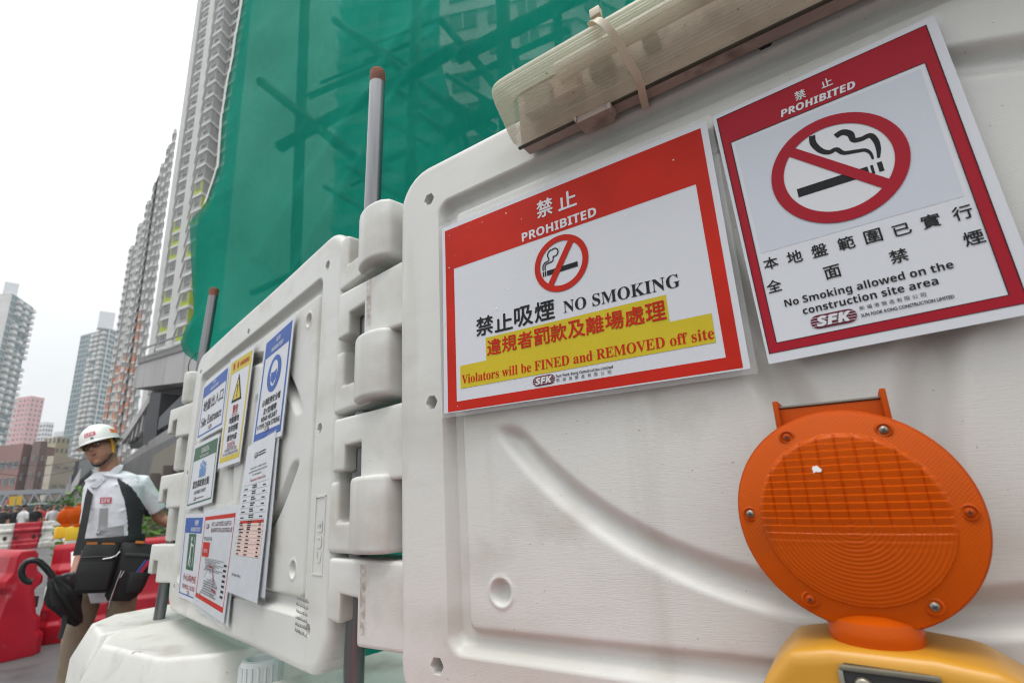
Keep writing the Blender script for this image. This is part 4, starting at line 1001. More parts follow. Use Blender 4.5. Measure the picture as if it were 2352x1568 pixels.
def stag(label, x0, x1, n, py, z1, zz, seed, paint, off=13., left=-62):
    pts = []; segs = []
    xs = [x0+(x1-x0)*i/n for i in range(n+1)]
    for i in range(n):
        a, b = xs[i], xs[i+1]; m_ = a+(b-a)*.62
        P = pos(m_, py, ld(m_, py, off)); Lp = hit2(P, left, a, py); Rp = hit2(P, 10, b, py)
        if pts: segs.append(None)
        pts += [Lp, P, Rp]; segs += [(1, .52, .42, 'g', paint), (0, 0, 0, 'g', paint)]
    return building('apartment_tower', label, 'tower', pts, z1, 0, 2.75, segs, mat('pale_estate_render', (.45, .45, .44), .8, var=(.2, .06)), WALLW, .22, .42, 'grey estate towers', 10, seed=seed)
stag('narrow grey estate tower stepping down next behind the tallest one', 352, 369, 2, 564, 92, 0, 2, None)
stag('grey estate tower with salmon painted panels in the middle of the stepped row', 322, 351, 3, 564, 92, 0, 3, (ORNG, .5, 0, 17))
stag('lowest looking grey estate tower at the far end of the stepped row', 299, 321, 2, 564, 92, 0, 4, (ORNG, .4, 0, 17))
# towers across the road
def slab_tower(name, label, xl, xc, xr, py, d, ztop_py, azl, azr, fh, sl, sr, wall, **k):
    C = pos(xc, py, d); L = hit2(C, azl, xl, py) if xl is not None else None; R = hit2(C, azr, xr, py) if xr is not None else None
    z = at_dist(xc, ztop_py, d).z; pl = [p for p in (L, C, R) if p is not None]; sg_ = [s for s, p in ((sl, L), (sr, R)) if p is not None]
    return building(name, label, 'tower', pl, z, 0, fh, sg_, wall, **k)
slab_tower('apartment_tower', 'slim teal glazed tower with white balconies in the middle distance', 188, 252, 268, 760, 370, 752, -68, -10, 3.0, (5, .9, .88, 't', None), (1, .8, .7, 't', None), WALLW, slab=WALLW, slab_out=.2, slab_h=.3, roof=[(225, 262, 740, 10, 372, HAZEW)], cap=100, balc=(0, (.52, .68, .86), 3.2, 1.6, 1.5))
slab_tower('apartment_tower', 'teal glazed tower with a pale blank side wall at the left edge', -40, 22, 78, 700, 320, 672, -85, -22, 3.0, None, (5, .92, .90, 't', None), WALLW, slab=WALLW, slab_out=.12, slab_h=.22, roof=[(8, 42, 665, 6, 323, HAZEW)], cap=100, balc=(1, (.30, .62, .93), 3.0, 1.5, 1.5))
slab_tower('apartment_tower', 'pink apartment tower with a dark recessed strip behind the glazed tower', 18, 62, 94, 960, 420, 908, -75, 0, 2.9, (5, .35, .4, 'g', None), (3, .35, .4, 'g', None), PINKW, cap=60)
slab_tower('apartment_tower', 'pale hazy white tower far away between the pink and glazed towers', 82, 104, 122, 985, 520, 968, -75, 0, 3.2, (3, .6, .5, 'g', None), (3, .6, .5, 'g', None), HAZEW, cap=0)
slab_tower('apartment_tower', 'small hazy grey tower farthest away, just left of the helmet', 122, 138, 152, 1000, 480, 990, -75, 0, 3.2, (3, .6, .5, 'g', None), (2, .6, .5, 'g', None), HAZEW, cap=0)
slab_tower('apartment_block', 'khaki apartment block above the pink tiled building', 100, 128, 160, 1020, 210, 1003, -75, 0, 3, (3, .4, .45, 'g', None), (3, .4, .45, 'g', None), KHAKI, cap=0)
slab_tower('tiled_building', 'dusky pink tiled building with small windows behind the footbridge', -30, 46, 122, 1060, 150, 1018, -78, -12, 3.4, (5, .5, .45, 't', None), (5, .3, .42, 'g', None), BRICKP, cap=60)
slab_tower('tiled_building', 'dark mauve stair tower of tiles between the pink and beige blocks', 66, 84, 100, 1070, 146, 1012, -78, -12, 3.4, (1, .3, .3, 'g', None), (1, .3, .3, 'g', None), MAUVE, cap=10)
slab_tower('car_park_block', 'beige block with long slots behind the worker', 103, 118, 178, 1080, 120, 1046, -78, -15, 3.2, None, (3, .6, .13, 'g', None), BEIGE, cap=20, slab=KHAKI, slab_out=.08, slab_h=.12)
# white tower behind the net
C = pos(1330, 100, 30); building('apartment_tower', 'white apartment tower glimpsed through the upper part of the net', 'tower', [hit2(C, -80, 780, 100), hit2(C, -80, 1110, 100), C, hit2(C, 60, 1700, 100)], 70, 0, 2.8,
         [(4, .7, .55, 'g', None), (3, .6, .55, 'g', None), (4, .6, .55, 'g', None)], WALLW, slab=WALLW, slab_out=.4, slab_h=.5, cap=40)

# ------------------------------------------------------------------ podium with canopy and stair, left of the panel
PD = 27
VB = VPlane(at_dist(430, 900, PD), -62)
c0 = VB.hit(380, 1000); c0.z = 0
tp = thing('podium_building', 'grey concrete podium with a canopy beam and charcoal louvred stair behind the worker', 'building', c0)
def pz(name, m_, plane, polys, thick, front=0., bevel=0):
    mb = MB()
    for p in polys: mb.px(plane, p, thick, 0, front)
    mb.v = [tuple(Vector(p)-c0) for p in mb.v]; return mb.build(name, [m_], tp)
pz('canopy_beam', CONC, VB, [[(317, 836), (640, 742), (640, 850), (303, 892)]], 5)
pz('parapet', CONCD, VB, [[(321, 822), (640, 715), (640, 741.5), (317.5, 836)]], .4, .05)
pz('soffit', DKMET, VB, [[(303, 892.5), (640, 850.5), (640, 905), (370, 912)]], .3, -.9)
pz('column', DKMET, VPlane(at_dist(370, 1000, 28.5), -62), [[(346, 900), (370, 902), (356, 1020), (326, 1020)]], 1.2)
VR = VPlane(at_dist(350, 905, 31), -43); VL = VPlane(at_dist(420, 900, 24), -43)
pz('fascia', CONC, VR, [[(349, 899), (353, 907), (291, 1003), (278, 1018), (275, 1008), (288, 990)]], .6)
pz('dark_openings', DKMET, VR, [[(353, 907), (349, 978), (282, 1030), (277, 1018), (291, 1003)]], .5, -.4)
for x, y, yb in ((334, 934, 985), (322, 953, 994), (311, 970, 1004), (301, 986, 1012), (292, 1000, 1019)): pz('mullion', CONC, VR, [[(x, y), (x+3.2, y-4), (x-4, yb-3), (x-7, yb)]], .2, -.1)
sl_ = []
for i in range(9):
    t = i/8.6; a, b = 897+t*50, 995+t*10; sl_.append([(428, a), (428, a+3.6), (329+t*2, b+1.6), (328+t*2, b)])
pz('louvre', LOUV, VL, sl_, .5)
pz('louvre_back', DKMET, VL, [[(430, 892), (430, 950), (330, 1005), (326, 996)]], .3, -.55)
pz('fascia_beam', CONCD, VPlane(at_dist(420, 970, 22), -43), [[(430, 955), (430, 984), (345, 1036), (270, 1086), (270, 1066), (338, 1016)]], .7)
pz('shutter', mat('olive_shutter', (.17, .155, .115), .7, var=(2, .1, (6, 6, .2))), VPlane(at_dist(390, 1080, 21), -43), [[(352, 1046), (410, 1010), (410, 1070), (340, 1102)]], .2)
pz('shop_wall', mat('dark_shopfront', (.045, .042, .042), .5, var=(.8, .4)), VPlane(at_dist(330, 1150, 27), -43), [[(255, 1085), (345, 1030), (520, 940), (520, 1260), (255, 1215)]], .5)
pz('shop_pillar', mat('brown_pillar', (.16, .13, .12), .7), VPlane(at_dist(350, 1120, 20.5), -62), [[(340, 1090), (346, 1086), (334, 1225), (328, 1225)], [(372, 1070), (376, 1068), (362, 1225), (358, 1225)]], .3)
pz('rail_bar', mat('grey_rail2', (.24, .25, .25), .4), VPlane(at_dist(330, 860, 27.3), -62), [[(325, 800), (450, 754), (450, 756.5), (325, 802.5)], [(335, 818), (450, 777), (450, 779), (335, 820)]], .06)
# grey glazed building left of the podium
slab_tower('office_building', 'charcoal glazed building with grey bands just left of the podium', 163, 172, 205, 1120, 60, 1058, -85, -42, 3.3, None, (9, .8, .62, 'g', None), DKMET, slab=CONC, slab_out=.5, slab_h=.9, cap=40)

# ------------------------------------------------------------------ footbridge
STG = mat('bridge_steel', (.30, .31, .325), .5, var=(.3, .1))
VF = VPlane(at_dist(130, 1145, 62), -118)
bf = VF.hit(100, 1150); bf.z = 0
tb_ = thing('footbridge', 'grey truss footbridge crossing the road in the distance', 'footbridge', bf)
def bz(name, m_, polys, thick, front=0.):
    mb = MB()
    for p in polys: mb.px(VF, p, thick, 0, front)
    mb.v = [tuple(Vector(p)-bf) for p in mb.v]; mb.build(name, [m_], tb_)
bz('deck', STG, [[(-60, 1163), (166, 1154), (166, 1164), (-60, 1174)]], 3); bz('roof', STG, [[(-60, 1128), (166, 1121), (166, 1131), (-60, 1139)]], 3)
dg_ = []
for i in range(7):
    x = -50+i*32; y = 1138-(x+60)*.036; dg_ += [[(x, y), (x+5.5, y), (x+20, y+27), (x+14.5, y+27)], [(x+30, y-1), (x+35.5, y-1), (x+20, y+27), (x+14.5, y+27)]]
bz('truss', STG, dg_, .25, .02)
bz('bridge_column', STG, [[(161, 1090), (167, 1090), (156, 1215), (150, 1215)]], .8, .3)
for i, (x, y) in enumerate(((31, 1152), (221*.5744*1.0+92, 1147))):
    if i == 0 or True:
        mb = MB(); p = VF.hit(x, y)+VF.n*.3-bf; r = .34; mb.lathe([(r*.3, -.25), (r, -.1), (r, .2), (r*.6, .28)], 12, 0, T(p)); mb.build('hanging_basket', [mat('red_flowers', (.45, .05, .04), .7)], tb_)
# ------------------------------------------------------------------ street clutter, plants and people far off
LEAFS = [mat('leaf_dark', (.035, .085, .022), .6, transl=.3), mat('leaf_light', (.085, .16, .03), .6, transl=.3), mat('leaf_bright', (.13, .30, .03), .55, transl=.35)]
def bush(label, p, r, h, n, ls, mats, group=None, name='shrub', trunk=0.):
    t = thing(name, label, name, Vector((p.x, p.y, 0)), group); mb = MB(); rnd = random.Random(int(p.x*100))
    for i in range(n):
        v = Vector((rnd.gauss(0, .45), rnd.gauss(0, .45), rnd.gauss(0, .45)))
        if v.length > 1.1: v = v.normalized()*rnd.uniform(.6, 1.1)
        c = Vector((v.x*r, v.y*r, h/2+trunk+v.z*h/2)); 
        if c.z < .03: c.z = .03
        a = Vector((rnd.uniform(-1, 1), rnd.uniform(-1, 1), rnd.uniform(-.6, .6))).normalized(); b = a.cross(Vector((rnd.uniform(-1, 1), rnd.uniform(-1, 1), 1))).normalized(); s = ls*rnd.uniform(.6, 1.3)
        mb.add([c-a*s, c+b*s*.42, c+a*s, c-b*s*.42], [(0, 1, 2, 3)], rnd.choice([0, 0, 1] if noise.noise(v*1.6) > 0 else [1, 1, 0]))
    mb.build('crown' if trunk else 'foliage', mats, t)
    mb = MB()
    for k in range(5):
        a = 2*pi*k/5; mb.tube([(0, 0, 0), (.02*cos(a), .02*sin(a), trunk*.8+.02), (r*.45*cos(a), r*.45*sin(a), trunk+h*.55)], [.035*max(h, .6), .028*max(h, .6), .008], 6)
    mb.build('trunk' if trunk else 'stem', [BAM], t); return t
def gd(px, d): p = at_dist(px, 1190, d); return Vector((p.x, p.y, 0))
bush('bright green shrub behind the left arm of the worker', gd(343, 7.5), .22, 1.40, 700, .05, [LEAFS[1], LEAFS[2]])
bush('bright green shrub above the orange lights', gd(183, 12), .32, 1.75, 700, .06, [LEAFS[1], LEAFS[2]])
for i, (px, d, r, h, lb) in enumerate(((70, 55, 2.2, 1.6, 'low green tree under the left part of the footbridge'), (112, 56, 2.4, 1.5, 'low green tree under the middle of the footbridge'), (146, 52, 1.9, 1.7, 'low green tree beside the footbridge column'))):
    bush(lb, gd(px, d), r, h, 700, .22, [LEAFS[0], LEAFS[1]], 'small trees under the footbridge', 'tree', .7)
def simple_person(label, p, ang, shirt, legs, hgt=1.68, hat=None):
    t = thing('person', label, 'person', T(Vector((p.x, p.y, 0))) @ Matrix.Rotation(ang, 4, 'Z'), 'people in the street beyond the barriers'); k = hgt/1.7
    X, Yv = Vector((1, 0, 0)), Vector((0, 1, 0)); mb = MB()
    def lf(rs): mb.loft([(Vector(c)*k, X*a*k, Yv*b*k) for c, a, b in rs], 10)
    for s in (-1, 1):
        lf([((s*.10, -.02, .03), .05, .12), ((s*.10, 0, .09), .045, .05), ((s*.10, 0, .48), .06, .06), ((s*.09, 0, .86), .09, .09)])
        lf([((s*.20, 0, 1.38), .06, .06), ((s*.25, 0, 1.12), .05, .05), ((s*.25, -.06, .88), .035, .04), ((s*.25, -.09, .78), .03, .04)])
    lf([((0, 0, .84), .17, .11), ((0, 0, 1.05), .155, .10), ((0, 0, 1.3), .195, .12), ((0, 0, 1.42), .17, .09), ((0, 0, 1.47), .06, .06), ((0, 0, 1.53), .055, .06)])
    mb.ball((0, -.01, 1.62*k), (.075*k, .095*k, .115*k), 10)
    def mf(c):
        z = c.z/k; return 0 if z > 1.45 or (abs(c.x) > .215*k and z < 1.12) else 1 if z > .86 else 2
    fuse('body', mb, [mat('skin_far', (.36, .20, .13), .6), shirt, legs], t, .03*k, 2, mf)
    mb = MB(); mb.ball((0, .015, 1.665*k), (.082*k, .1*k, .09*k), 10); mb.build('hat' if hat else 'hair', [hat or mat('black_hair', (.015, .013, .012), .5)], t, smooth=60)
    return t
CW = [mat('cloth_'+n, c, .8) for n, c in (('white', (.62, .62, .62)), ('black', (.02, .02, .022)), ('navy', (.03, .04, .08)), ('red', (.42, .03, .03)), ('grey', (.25, .25, .25)), ('tan', (.30, .24, .17)))]
for px, d, a, s, l, lb, ht in ((4, 33, .5, 1, 1, 'person in black clothes at the far left of the street', None), (17, 35, 2, 4, 1, 'person in a grey top beyond the white barrier at the far left', None), (34, 33.5, 1, 1, 2, 'person in a black top and navy trousers near the yellow road sign', None), (52, 31.5, 3, 0, 4, 'person in a white shirt just behind the red barrier across the road', None), (78, 33, 1.2, 1, 1, 'person in black behind the grey sheets on the red barrier', None), (88, 36, .2, 3, 1, 'person in a red top behind the red barrier across the road', None), (108, 34, 2.2, 3, 2, 'person in a red top and navy trousers right of the red barrier', None), (121, 31, 1.2, 0, 1, 'person in a white shirt above the right hand white barrier', None), (137, 36, 0, 1, 1, 'person in black left of the orange lights', None), (145, 38, 1, 3, 5, 'person in a red top farthest right beside the footbridge column', None)):
    simple_person(lb, gd(px, d), a, CW[s], CW[l], 1.62+.12*random.random(), ht)
# yellow sign, awnings, van
p = gd(28, 34); t = thing('road_sign', 'small yellow road sign on a grey post beyond the barriers', 'sign', p); mb = MB(); mb.tube([(0, 0, 0), (0, 0, 2.1)], .03, 8); mb.build('post', [STG], t); mb = MB(); mb.box((0, 0, 1.95), (.42, .03, .42), 0, Matrix.Rotation(radians(38), 4, 'Z')); mb.build('plate', [mat('sign_yellow', (.70, .45, .03), .5)], t)
p = gd(93, 80); t = thing('market_stall', 'street stall with a pale blue awning below the footbridge', 'stall', p); R_ = Matrix.Rotation(radians(40), 4, 'Z')
mb = MB(); mb.add([(R_ @ Vector(q))[:] for q in ((-.75, -1, 1.75), (.75, -1, 1.75), (.75, .6, 2.25), (-.75, .6, 2.25))], [(0, 1, 2, 3)]); mb.build('awning', [mat('pale_blue_cloth', (.25, .50, .62), .7)], t)
mb = MB(); [mb.tube([(R_ @ Vector((x, y, 0))), (R_ @ Vector((x, y, 1.75 if y < 0 else 2.25)))], .03, 6) for x in (-.7, .7) for y in (-.9, .5)]; mb.build('post', [STG], t)
mb = MB(); mb.box((0, -.3, .45), (1.3, .8, .9), 0, R_); mb.build('counter', [CW[5]], t)
p = gd(66, 42); t = thing('parked_van', 'dark van with a pale roof parked beyond the barriers', 'van', T(p) @ Matrix.Rotation(radians(35), 4, 'Z'))
mb = MB(); mb.prism([(-2.1, .35), (2.0, .35), (2.1, .9), (1.75, 1.05), (1.25, 1.75), (1.0, 1.85), (-2.0, 1.85), (-2.1, 1.6)], -.82, .82, 0, Matrix(((1, 0, 0, 0), (0, 0, 1, 0), (0, 1, 0, 0), (0, 0, 0, 1)))); mb.build('body', [mat('dark_green_paint', (.02, .05, .045), .3)], t, bevel=.08)
mb = MB(); mb.box((-.5, 0, 1.88), (2.6, 1.4, .05)); mb.build('roof', [CW[0]], t, bevel=.02)
for y in (-.835, .835):
    mb = MB(); mb.prism([(-1.7, 1.15), (1.15, 1.15), (.95, 1.65), (-1.7, 1.65)], -.01, .01, 0, Matrix(((1, 0, 0, 0), (0, 0, 1, y), (0, 1, 0, 0), (0, 0, 0, 1)))); mb.build('window', [GLASSW], t)
    for x in (-1.35, 1.3):
        mb = MB(); mb.lathe([(.05, -.1), (.32, -.1), (.33, .1), (.05, .1)], 18, 0, T((x, y*.93, .33)) @ Matrix.Rotation(pi/2, 4, 'X')); mb.build('wheel', [DARK], t)
# small orange lights on the red barrier behind the worker
def small_light(label, p, s, ang):
    t = thing('barricade_light', label, 'barricade light', T(p) @ Matrix.Rotation(ang, 4, 'Z') @ Matrix.Scale(s, 4), 'small orange lights on the red barrier'); Rm = Matrix.Rotation(pi/2, 4, 'X')
    mb = MB(); mb.box((0, 0, .06), (.17, .09, .12)); mb.build('battery_case', [mat('bright_yellow_case', (.78, .50, .02), .4)], t, bevel=.012)
    mb = MB(); mb.lathe([(.001, -.03), (.06, -.03), (.088, -.018), (.091, 0), (.088, .018), (.06, .034), (.001, .04)], 32, 0, T((0, 0, .225)) @ Rm); mb.build('lens', [ORANGE], t, smooth=50)
    mb = MB(); mb.box((0, 0, .32), (.07, .04, .02)); mb.build('solar_cradle', [ORANGE2], t, bevel=.004)
    mb = MB(); mb.lathe([(.05, 0), (.05, .02), (.03, .03)], 20, 0, T((0, 0, .118))); mb.build('turret', [ORANGE], t, smooth=40)
pA = at_dist(176, 1239, 6.6); small_light('nearer round orange light on a yellow case, beside the worker', pA, 1.0, radians(35))
pA = at_dist(146, 1235, 7.6); small_light('farther round orange light on an orange tinted case, left of the other', pA, .98, radians(55))
# red and white tape strung between the barriers
mb = MB(); pts = [at_dist(178, 1262, 7.0), at_dist(172, 1300, 6.9), at_dist(174, 1340, 6.8), at_dist(160, 1390, 6.6), at_dist(142, 1440, 6.5)]; vs = []
for i, q in enumerate(pts):
    wv = Vector((.045*cos(i*1.3), .02, .045*sin(i*1.1+.4))); vs += [q+wv, q-wv]
mb.add(vs, [(2*i, 2*i+1, 2*i+3, 2*i+2) for i in range(len(pts)-1)], 0); mb.m = [i % 2 for i in range(len(pts)-1)]
o = mb.build('warning_tape', [mat('white_tape', (.7, .68, .68), .3), mat('red_tape', (.55, .06, .10), .3)], base=pts[-1], smooth=60); tag(o, 'loose red and white plastic tape between the red barriers', 'tape')
# thin wires over the street
for k, (a, b, sag) in enumerate((((-20, 1084, 30), (190, 1072, 40), .3), ((-20, 1062, 30), (200, 1052, 42), .25))):
    A, B = at_dist(*a), at_dist(*b); pts = [A+(B-A)*(i/12)-Vector((0, 0, sag*4*(i/12)*(1-i/12))) for i in range(13)]
    mb = MB(); mb.tube(pts, .012, 5); o = mb.build('overhead_wire', [DARK], base=A); tag(o, ['lower dark wire over the street in front of the tiled building', 'upper dark wire over the street in front of the tiled building'][k], 'wire')
# ------------------------------------------------------------------ the worker
from mathutils.bvhtree import BVHTree
SKIN = mat('tanned_skin', (.42, .205, .135), .5, spec=.4, var=(18, .12), bump=(90, .15, .002))
SHIRT = mat('white_shirt_cloth', (.78, .78, .82), .85, var=(7, .03), bump=[(16, .5, .02), (500, .2, .0006)])
SHIRTD = mat('charcoal_shirt_cloth', (.035, .036, .040), .85, bump=[(16, .5, .02), (500, .2, .0006)])
TROU = mat('khaki_trouser_cloth', (.25, .195, .135), .85, var=(4, .12), bump=[(10, .6, .03), (300, .2, .001)])
BLACKC = mat('black_nylon', (.012, .012, .013), .6, bump=[(300, .3, .0008), (14, .4, .01)])
ORANGEC = mat('orange_webbing', (.55, .17, .02), .7, bump=(400, .3, .0006)); HELM = mat('white_helmet_shell', (.74, .73, .70), .28, coat=.3, var=(6, .03))
YSTRAP = mat('yellow_strap', (.75, .42, .01), .6); SILVER = mat('silver_metal', (.6, .6, .6), .25, metal=1.); REFL = mat('grey_reflective_cloth', (.33, .33, .34), .5, bump=(14, .3, .01))
HAIR = mat('short_black_hair', (.012, .011, .010), .6, bump=(200, .5, .003)); EYEW = mat('eye_white', (.6, .58, .54), .2); EYEB = mat('dark_iris', (.012, .008, .006), .15)
LIP = mat('lips', (.22, .075, .06), .45); ORST = mat('orange_sticker', (.70, .16, .03), .4); PINKST = mat('crimson_badge', (.50, .03, .07), .5); GLOVE = mat('grey_glove', (.16, .16, .17), .85, bump=(60, .4, .004))
WD = 4.7; LA = az(240, 1150)
XR = Vector((cos(LA), -sin(LA), 0)); YB = Vector((sin(LA), cos(LA), 0)); ZU = Vector((0, 0, 1))
def Wp(px, py, dy=0): return at_dist(px, py, WD+dy)
WO = Wp(258, 1240); WO.z = 0
def Lc(x, y, z): return WO+XR*x+YB*y+ZU*z
wt = thing('person', 'worker in a white hard hat and white and charcoal shirt looking aside', 'person', WO)
FB = XR*-.5+YB*-.866; SB = XR*.866+YB*-.5               # body facing, and his left side
def wl_(p): return Vector(p)-WO
# arms
shL, elL, wrL = Wp(320, 1108, .0), Wp(368, 1190, .06), Wp(440, 1222, .0)
shR, elR, wrR = Wp(222, 1120, .12), Wp(199, 1238, .08), Wp(170, 1322, -.10)
tor = [((248, 1376), .150, .118, .06), ((253, 1330), .158, .122, .03), ((256, 1262), .152, .118, 0), ((258, 1215), .148, .118, 0), ((261, 1160), .158, .125, 0), ((264, 1118), .160, .115, 0), ((262, 1094), .128, .088, 0), ((256, 1083), .075, .068, 0)]
mb = MB(); tor = [(c, hw*1.06, dp*1.06, dy) for c, hw, dp, dy in tor]
mb.loft([(wl_(Wp(*c, dy)), SB*(hw+.012), FB*(dp+.012)) for c, hw, dp, dy in tor], 32, power=2.3)
def limb(mb, pts, rs, seg=16): mb.tube([wl_(p) for p in pts], rs, seg)
limb(mb, [shL-XR*.05, shL, shL.lerp(elL, .45), shL.lerp(elL, .80)], [.060, .070, .070, .068]); limb(mb, [shR+XR*.04, shR, shR.lerp(elR, .4), shR.lerp(elR, .72)], [.056, .062, .060, .058])
rnd = random.Random(3)
for i in range(26):                                     # cloth folds around the waist and under the arm
    a = rnd.uniform(-1.2, 1.2); c, hw, dp, dy = rnd.choice(tor[1:6]); p = Wp(c[0], c[1]+rnd.uniform(-25, 25), dy)+SB*hw*sin(a)+FB*dp*cos(a)
    d = (SB*cos(a)-FB*sin(a))*rnd.uniform(.04, .09)+ZU*rnd.uniform(-.04, .05); mb.tube([wl_(p-d), wl_(p), wl_(p+d)], [.003, .013, .003], 8)
def az_(px, py, dy=-.10):
    q = Wp(px, py, dy)-WO; return q.dot(XR), q.z
B1 = sorted([az_(*q)[::-1] for q in ((268, 1080), (270, 1106), (286, 1153), (292, 1195), (294, 1260), (292, 1420))])
C1 = [az_(*q) for q in ((258, 1088), (270, 1098), (302, 1118), (341, 1172), (352, 1192))]
def ip(t, v):
    for (a, b), (c, d) in zip(t, t[1:]):
        if v <= c: return b+(d-b)*(v-a)/(c-a)
    return t[-1][1]
def shirt_m(p):
    a, z = Vector(p).dot(XR), p.z
    return 1 if a > ip(B1, z) and z < ip(C1, a) else 0
def shirt_old(p):
    q = p+WO
    for sh, el in ((shL, elL), (shR, elR)):
        ax = (el-sh); t = (q-sh).dot(ax)/ax.length_squared
        if t > .18 and (q-sh-ax*t).length < .12 and abs((q-Wp(260, 1160)).dot(SB)) > .13:
            o = (q-sh-ax*t); side = ax.cross(FB).normalized(); side = side if side.z > 0 else -side
            return 1 if o.dot(side)+o.dot(FB)*-.2 < .004 else 0
    s = (q-Wp(260, 1160)).dot(SB); k = (q.z-Wp(280, 1105).z)
    return 1 if abs(s) > .070+max(0, k)*1.5-min(0, k+.12)*.06 and k < .03 else 0
shirt = fuse('shirt', mb, [SHIRT, SHIRTD], wt, .0085, 4, shirt_m)
bvh = BVHTree.FromPolygons([v.co.copy() for v in shirt.data.vertices], [tuple(p.vertices) for p in shirt.data.polygons])
def decal(name, m, quad, off=.004, n=8, gl=None, parent=None):   # cloth patch laid on the shirt
    def on(px, py):
        d = ray(px, py).normalized(); h = bvh.ray_cast(CAM-WO, d)
        return (h[0] if h[0] is not None else wl_(Wp(px, py, -.13)))-d*off
    TL, TR, BR, BL = [Vector(q) for q in quad]
    f = lambda a, b: (TL*(1-a)+TR*a)*(1-b)+(BL*(1-a)+BR*a)*b
    mb = MB()
    if gl:
        vs, fs = gl; x0, x1 = min(v.x for v in vs), max(v.x for v in vs); y1 = max(v.y for v in vs)
        mb.add([on(*f((v.x-x0)/(x1-x0), 1-v.y/y1)) for v in vs], fs)
    else:
        vs = [on(*f(i/n, j/n)) for j in range(n+1) for i in range(n+1)]
        mb.add(vs, [(j*(n+1)+i, j*(n+1)+i+1, (j+1)*(n+1)+i+1, (j+1)*(n+1)+i) for j in range(n) for i in range(n)])
    return mb.build(name, [m], parent or wt, smooth=60)
cb_ = decal('chest_badge', PINKST, ((230, 1142), (257, 1141), (256, 1155), (229, 1156))); decal('badge_lettering', WHITEP, ((232, 1144), (255, 1143), (254, 1153), (231, 1154)), .0065, gl=glyphs(sansbi('SFK')), parent=cb_)
decal('reflective_strip', REFL, ((229, 1167), (248, 1166), (246, 1214), (225, 1215))); decal('reflective_strip', REFL, ((223, 1215), (284, 1205), (285, 1230), (221, 1230)))
# collar
mb = MB()
for pts in ([(232, 1110), (240, 1097), (254, 1080), (264, 1072), (276, 1066), (284, 1068), (281, 1078), (262, 1096), (251, 1113)], [(236, 1110), (231, 1098), (224, 1103), (206, 1116), (210, 1121), (222, 1120)]):
    P = [wl_(Wp(x, y, -.10)) for x, y in pts]; c = sum(P, Vector())/len(P); n = len(P)
    mb.add(P+[p+(c-p)*.1-YB*.012 for p in P]+[p+YB*.02 for p in P], [tuple(range(n, 2*n))]+[(i, (i+1) % n, n+(i+1) % n, n+i) for i in range(n)]+[(2*n+i, 2*n+(i+1) % n, (i+1) % n, i) for i in range(n)])
mb.build('collar', [SHIRT], wt, smooth=60)
# head
HC = Wp(233, 1029, -.03)
F = (XR*-.54+YB*-.84).normalized()*cos(radians(3))-ZU*sin(radians(3)); S0 = (XR*.84+YB*-.54).normalized(); U = S0.cross(F); U = U if U.z > 0 else -U
ro = radians(21); S = S0*cos(ro)+U*sin(ro); U = U*cos(ro)-S0*sin(ro)
HS = .97
def H(f, s, u): return wl_(HC+(F*f+S*s+U*u)*HS)
HM = Matrix((F*HS, S*HS, U*HS)).transposed().to_4x4(); HM.translation = HC-WO
mb = MB()
mb.ball((-.008, 0, .025), (.098, .080, .105), 24, 0, HM)
mb.loft([(H(.012, 0, .0), S*.077, F*.084), (H(.022, 0, -.035), S*.074, F*.078), (H(.030, 0, -.070), S*.065, F*.068), (H(.040, 0, -.098), S*.044, F*.050), (H(.050, 0, -.116), S*.026, F*.034), (H(.052, 0, -.122), S*.012, F*.018)], 20, power=2.2)
mb.tube([H(.086, 0, .030), H(.096, 0, .008), H(.106, 0, -.012), H(.106, 0, -.022)], [.008, .011, .0155, .013], 12)
for s in (-1, 1):
    mb.ball((.094, s*.013, -.021), (.012, .010, .009), 10, 0, HM); mb.ball((.060, s*.044, -.014), (.030, .024, .026), 14, 0, HM)
    mb.ball((.078, s*.032, .036), (.016, .026, .010), 12, 0, HM); mb.ball((.0, s*.066, -.045), (.04, .014, .04), 12, 0, HM)
    mb.ball((-.012, s*.080, .0), (.019, .010, .033), 12, 0, HM); mb.ball((-.006, s*.079, -.024), (.010, .008, .013), 10, 0, HM)
mb.ball((.082, 0, -.106), (.018, .022, .015), 12, 0, HM); mb.ball((.086, 0, -.050), (.014, .030, .018), 12, 0, HM)
mb.tube([H(-.02, 0, -.02), H(-.03, 0, -.08), wl_(Wp(252, 1082, -.01)), wl_(Wp(258, 1110, .0))], [.056, .056, .060, .075], 18)
mb.loft([(wl_(Wp(*c, dy)), SB*(hw-.03), FB*(dp-.03)) for c, hw, dp, dy in tor[2:7]], 20)
limb(mb, [shL-XR*.06, shL, elL, elL.lerp(wrL, .5), wrL], [.045, .048, .042, .036, .028]); limb(mb, [shR+XR*.05, shR, elR, elR.lerp(wrR, .5), wrR], [.042, .046, .040, .034, .027])
